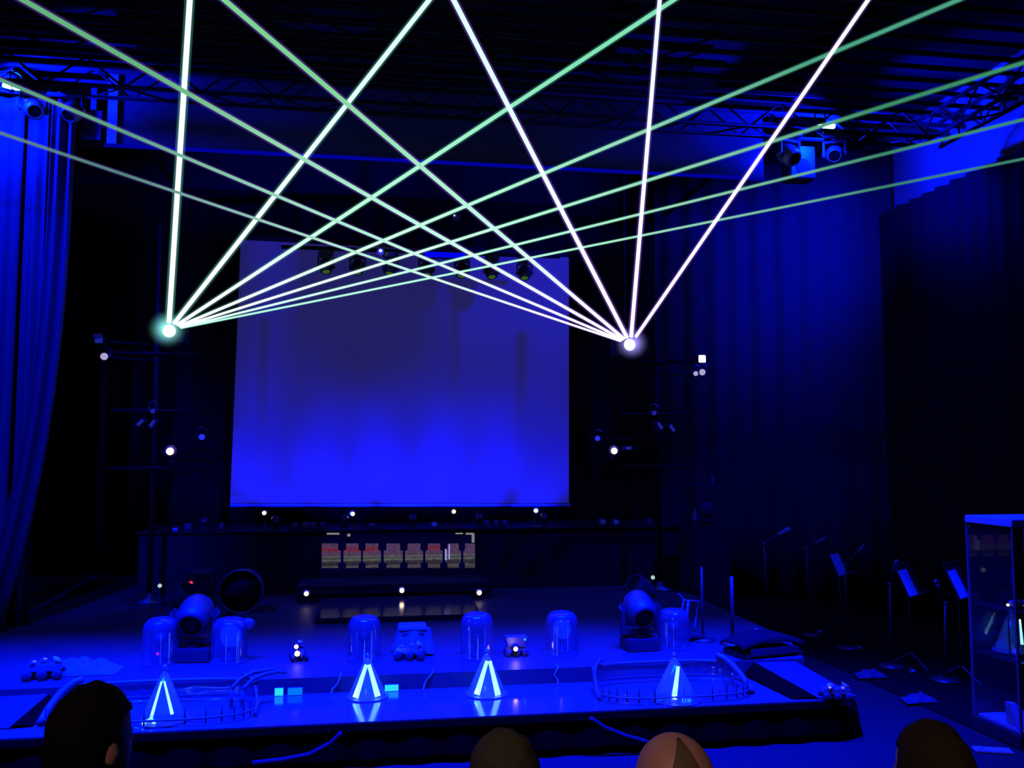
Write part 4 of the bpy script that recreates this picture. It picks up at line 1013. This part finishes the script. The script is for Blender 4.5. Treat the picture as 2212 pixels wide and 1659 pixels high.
for i, (px, py, lab) in enumerate(((1880, 1462, 'rumpled cloth at the edge of the dark floor sheet, farthest back'), (1985, 1515, 'rumpled cloth at the edge of the dark floor sheet, nearest'))):
    p = onZ(px, py, .01); t = thing('rumpled_cloth', lab, 'cloth', p)
    def rc(u, v, i=i):
        x, y = (u-.5)*.3, (v-.5)*.2; h = .05*max(0, 1-(2*(u-.5))**2)*max(0, 1-(2*(v-.5))**2)*(1+.5*math.sin(u*17+i)*math.sin(v*9))
        return Vector((x+.25*y, y, .012+h))
    MB().grid(rc, 24, 14).build('cloth', M_DRAPE2, t, True, solid=.004)

# ------------------------------------------------------------------ glass display case at the right edge
zcs = .0
gb = onZ(2106, 1572, 0); k = mpp(gb)
gh = onY(2098, 1112, gb.y).z
wc = .52
t = thing('display_case', 'tall glass display case with lit top at the right edge', 'display case', (gb.x+wc/2, gb.y-wc/2, 0))
MB().box((-wc/2-.02, -wc/2-.02, 0), (wc/2+.02, wc/2+.02, .10), .008).build('plinth', M_BLACK, t)
MB().box((-wc/2+.02, -wc/2+.02, .101), (wc/2-.02, wc/2-.02, .12)).build('base_plate', M_WHITELIP, t)
MB().box((-wc/2-.012, -wc/2-.012, gh-.06), (wc/2+.012, wc/2+.012, gh), .006).build('top_slab', mat('top_slab', (.30, .30, .32), .6), t)
for i in (-1, 1):
    for j in (-1, 1):
        MB().box((i*wc/2-.008, j*wc/2-.008, .1), (i*wc/2+.008, j*wc/2+.008, gh-.061)).build('post', M_GREYMETAL, t)
for j in (-1, 1):
    MB().box((-wc/2+.009, j*wc/2-.003, .121), (wc/2-.009, j*wc/2+.003, gh-.062)).build('pane', M_GLASS, t)
    MB().box((j*wc/2-.003, -wc/2+.009, .121), (j*wc/2+.003, wc/2-.009, gh-.062)).build('pane', M_GLASS, t)
SH = [.62, 1.0, 1.3]
for z in SH[:2]: MB().box((-wc/2+.012, -wc/2+.012, z-.012), (wc/2-.012, wc/2-.012, z)).build('shelf', M_GLASS, t)
cx, cy = t.location.x, t.location.y
def inside(label, name, dx, dy, z, fn):
    e = thing(name, label, 'exhibit', (cx+dx, cy+dy, z)); fn(e)
cone('glowing blue cone on the lower shelf of the display case', 2204, 1412, 1318, 74, SH[0]+.001, ((2203, 1338, 2208, 1392),), 3.0)
def foilball(e):
    for i in range(3): MB().sph((.05*i-.05, .02*(i % 2), .04), .04, 1, (1, .9, .8)).build('lump', M_FOIL, e)
inside('crumpled foil model on the upper shelf of the display case', 'foil_model', -.1, -.1, SH[1]+.001, foilball)
def wedge(e):
    MB().hexa([(-.09, -.06, 0), (.09, -.06, 0), (.09, .06, 0), (-.09, .06, 0)], [(-.10, .0, .17), (-.05, .0, .17), (-.05, .06, .17), (-.10, .06, .17)]).build('wedge', M_WHITELIP, e)
    MB().box((-.1, -.07, -.0), (.1, -.061, .01)).build('edge', M_GREYMETAL, e)
inside('pale wedge model on the floor of the display case', 'wedge_model', -.13, -.12, .121, wedge)
def ball(e):
    MB().sph((0, 0, .05), .03, 2).build('ball', M_WHITE, e, True); MB().lathe([(.03, 0), (.03, .006), (.01, .02)], 14).build('stand', M_METAL, e)
inside('small pale ball on the lower shelf of the display case', 'ball_model', -.16, -.12, SH[0]+.001, ball)
p = onY(2150, 1308, cy-.1); p.x = max(p.x, cx-.2); tt = thing('case_reflection', 'tiny warm reflection built as a bulb on an added stem inside the display case', 'lamp', (p.x, cy-.1, SH[0]+.001))
MB().sph((0, 0, p.z-SH[0]), .012, 1).build('bulb', M_WARM, tt, True); MB().cyl((0, 0, 0), (0, 0, p.z-SH[0]-.01), .005, n=6).build('stem', M_METAL, tt)  # warm reflection in the case, put in as a glowing bulb
p = onZ(2140, 1622, .0); tt = thing('floor_plate', 'pale floor plate in front of the display case', 'plate', (p.x, p.y-.02, .001), -.35)
MB().box((-.13, -.05, 0), (.13, .05, .02), .006).build('plate', M_WHITELIP, tt); MB().sph((-.08, 0, .02), .02, 1).build('knob', M_GREYMETAL, tt)

# ------------------------------------------------------------------ audience riser, seats, people
ZR = .34
struct(MB().box((-4.5, -4.5, 0), (4.5, 3.3, ZR)).build('audience_riser', M_SHADECARPET), 'dark carpeted riser under the audience')
def capsule(bm_, a, b, ra, rb, n=10):
    m_ = MB(); m_.bm = bm_
    m_.cyl(a, b, ra, rb, n=n); m_.sph(a, ra, 2); m_.sph(b, rb, 2)
def person(label, px, top_y, depth, hw, turn, hair, style, shirt, seated_z=ZR):
    # px: head centre in the photo, top_y: crown, depth: metres from the camera
    d = ray(px, top_y); P = CAM+d*depth
    s = 1.0; Hh = P.z                               # crown height
    base = Vector((P.x, P.y, ZR)); h = Hh-ZR         # seated height
    k = h/1.30
    t = thing('person', label, 'person', base, turn)
    def V(x, y, z): return Vector((x*k, y*k, z*k))
    hr_ = hw/2
    bmh = bmesh.new(); m_ = MB(); m_.bm = bmh
    # head: cranium + face + jaw + ears + nose (looking along +y)
    C = V(0, 0, 0)+Vector((0, 0, h-.125*k))
    m_.sph(C+V(0, 0, .024), 1, 4, (hr_*.98, .098*k, .089*k)); m_.sph(C+V(0, .03, -.055), 1, 3, (hr_*.80, .075*k, .095*k)); m_.sph(C+V(0, .06, -.10), 1, 2, (hr_*.5, .042*k, .04*k))
    m_.cyl(C+V(0, .10, -.01), C+V(0, .118, -.055), .008*k, .016*k, n=8)
    for i in (-1, 1): m_.sph(C+Vector((i*hr_*1.0, 0, -.03*k)), 1, 2, (.012, .022*k, .034*k), Q((0, 0, 1), i*-18))
    for i in (-1, 1): m_.sph(C+V(i*.032, .085, -.005), .014, 1)
    m_.sph(C+V(0, .098, -.085), 1, 1, (.026, .01, .008))
    neck0 = C+V(0, -.02, -.09); neck1 = V(0, -.03, 0)+Vector((0, 0, h-.31*k))
    capsule(bmh, neck0, neck1, .058*k, .064*k)
    def torso(inf):
        b2 = bmesh.new(); mm = MB(); mm.bm = b2
        sh = h-.36*k
        mm.sph((0, -.03*k, sh-.10*k), 1, 3, ((.17*k)+inf, .11*k+inf, .17*k+inf))
        mm.sph((0, -.03*k, sh-.32*k), 1, 3, ((.155*k)+inf, .115*k+inf, .2*k+inf))
        for i in (-1, 1):
            capsule(b2, Vector((0, -.03*k, sh+.01)), Vector((i*.17*k, -.03*k, sh-.03*k)), .06*k+inf, .058*k+inf)
            capsule(b2, Vector((i*.185*k, -.03*k, sh-.04*k)), Vector((i*.23*k, .02*k, sh-.31*k)), .052*k+inf, .042*k+inf)
            capsule(b2, Vector((i*.23*k, .02*k, sh-.31*k)), Vector((i*.14*k, .24*k, sh-.36*k)), .041*k+inf, .03*k+inf)
        return b2
    def legs(inf):
        b2 = bmesh.new(); mm = MB(); mm.bm = b2
        mm.sph((0, -.02*k, .50*k), 1, 2, (.165*k+inf, .13*k+inf, .09*k+inf))
        for i in (-1, 1):
            capsule(b2, Vector((i*.09*k, 0, .51*k)), Vector((i*.11*k, .42*k, .50*k)), .08*k+inf, .056*k+inf)
            capsule(b2, Vector((i*.11*k, .42*k, .50*k)), Vector((i*.11*k, .40*k, .09*k)), .054*k+inf, .038*k+inf)
        return b2
    def merge(dst, srcbm):
        me = bpy.data.meshes.new('tmp'); srcbm.to_mesh(me); srcbm.free(); dst.from_mesh(me); bpy.data.meshes.remove(me)
    merge(bmh, torso(0)); merge(bmh, legs(0))
    sh = h-.36*k
    for i in (-1, 1):                               # hands resting on the thighs, feet
        w_ = Vector((i*.14*k, .24*k, sh-.36*k)); m_.sph(w_+V(0, .05, -.01), 1, 2, (.042, .05, .022))
        for f in range(4):
            a = w_+V(-.027+.018*f, .09, -.012); capsule(bmh, a, a+V(0, .035+.008*(f in (1, 2)), -.012), .0095, .009, 6); capsule(bmh, a+V(0, .04, -.013), a+V(0, .06, -.04), .009, .008, 6)
        a = w_+V(-i*.04, .03, -.01); capsule(bmh, a, a+V(-i*.025, .035, -.008), .011, .009, 6)
        m_.sph(V(i*.11, .46, .05), 1, 2, (.045*k, .12*k, .045*k))
    o = m_.build('body', M_SKIN, t, True)
    rm = o.modifiers.new('skin_join', 'REMESH'); rm.mode = 'VOXEL'; rm.voxel_size = .009; rm.use_smooth_shade = True
    sm = o.modifiers.new('smooth', 'SMOOTH'); sm.iterations = 4; sm.factor = .5
    for nm, b2, mt in (('shirt', torso(.014), M_SHIRT[shirt]), ('trousers', legs(.012), M_TROUSER)):
        mm = MB(); mm.bm = b2; g = mm.build(nm, mt, t, True)
        r2 = g.modifiers.new('join', 'REMESH'); r2.mode = 'VOXEL'; r2.voxel_size = .016; r2.use_smooth_shade = True
        g.modifiers.new('smooth', 'SMOOTH').iterations = 3
    # hair
    hb = bmesh.new(); mm = MB(); mm.bm = hb
    if style == 'crop':
        rr_ = bmesh.ops.create_icosphere(hb, subdivisions=4, radius=1)
        for v in list(hb.verts):
            q = v.co.copy()
            if style == 'crop' and (q.y > .35 and q.z < .35 or q.z < -.95 or (abs(q.x) > .8 and q.z < -.25 and q.y > -.1)): v.tag = True
        bmesh.ops.delete(hb, geom=[v for v in hb.verts if v.tag], context='VERTS')
        for v in hb.verts:
            nz = noise.noise(v.co*3.1+Vector((px, 0, 0)))*.08+noise.noise(v.co*9+Vector((px, 1, 0)))*.025
            f = 1.06+nz
            v.co = C+Vector((v.co.x*hr_*.97*f, v.co.y*.102*k*f-.004, v.co.z*.120*k*f*(1.12 if v.co.z < 0 else 1)))
    elif style == 'long':
        rr_ = bmesh.ops.create_icosphere(hb, subdivisions=4, radius=1)
        for v in list(hb.verts):
            q = v.co
            if q.y > .4 and q.z < .4: v.tag = True
        bmesh.ops.delete(hb, geom=[v for v in hb.verts if v.tag], context='VERTS')
        for v in hb.verts:
            nz = noise.noise(v.co*4+Vector((px, 0, 0)))*.05; f = 1.07+nz
            zz = v.co.z*.122*k*f
            if v.co.z < 0: zz *= 2.2
            v.co = C+Vector((v.co.x*hr_*.98*f*(1+.22*max(0, -v.co.z)), v.co.y*.104*k*f-.006, zz))
    else:                                           # balding: a short-hair wedge painting the shaded back of the head
        def patch(u, v):
            z = .97-1.6*v; w = min(.9, .03+.85*v**.8); x = (2*u-1)*min(w, math.sqrt(max(0, 1-z*z))*.97)
            y = -math.sqrt(max(.0, 1-x*x-z*z)); f = 1.012+.008*noise.noise(Vector((x*8, z*8, 1)))
            return C+Vector((x*hr_*.98*f, y*.098*k*f, .024*k+z*.089*k*f))
        mm.grid(patch, 24, 24)
    mm.build('hair', hair, t, True, solid=.006)
    # seat
    st = thing('audience_seat', label.split(' ')[0] and 'theatre seat under the ' + label, 'seat', base+Vector((0, -.02, 0)), 0)
    MB().box((-.24, -.22*k, .36*k), (.24, .30*k, .40*k), .015).build('seat', M_SEAT, st)
    MB().obox((0, -.24, .68*k), (.46, .06, .46), Q((1, 0, 0), 8), .02).build('backrest', M_SEAT, st)
    for i in (-1, 1):
        for y in (-.18, .24): MB().cyl((i*.2, y, 0), (i*.2, y, .36*k), .015, n=8).build('leg', M_METAL, st)
person('person with short dark hair at the left, face turned right', 200, 1478, 2.15, .155, math.radians(-38), M_HAIR_D, 'crop', 0)
person('person with short greyish hair near the centre', 1089, 1578, 2.35, .178, math.radians(4), M_HAIR_G, 'crop', 1)
person('balding person with a wedge of brown hair right of centre', 1457, 1572, 1.75, .160, math.radians(-4), mat('hair_shade_brown', (.055, .036, .02), .8, scale=60, bump=.6), 'bald', 2)
person('person with brown longer hair at the right', 2012, 1562, 2.0, .140, math.radians(6), M_HAIR_B, 'long', 3)
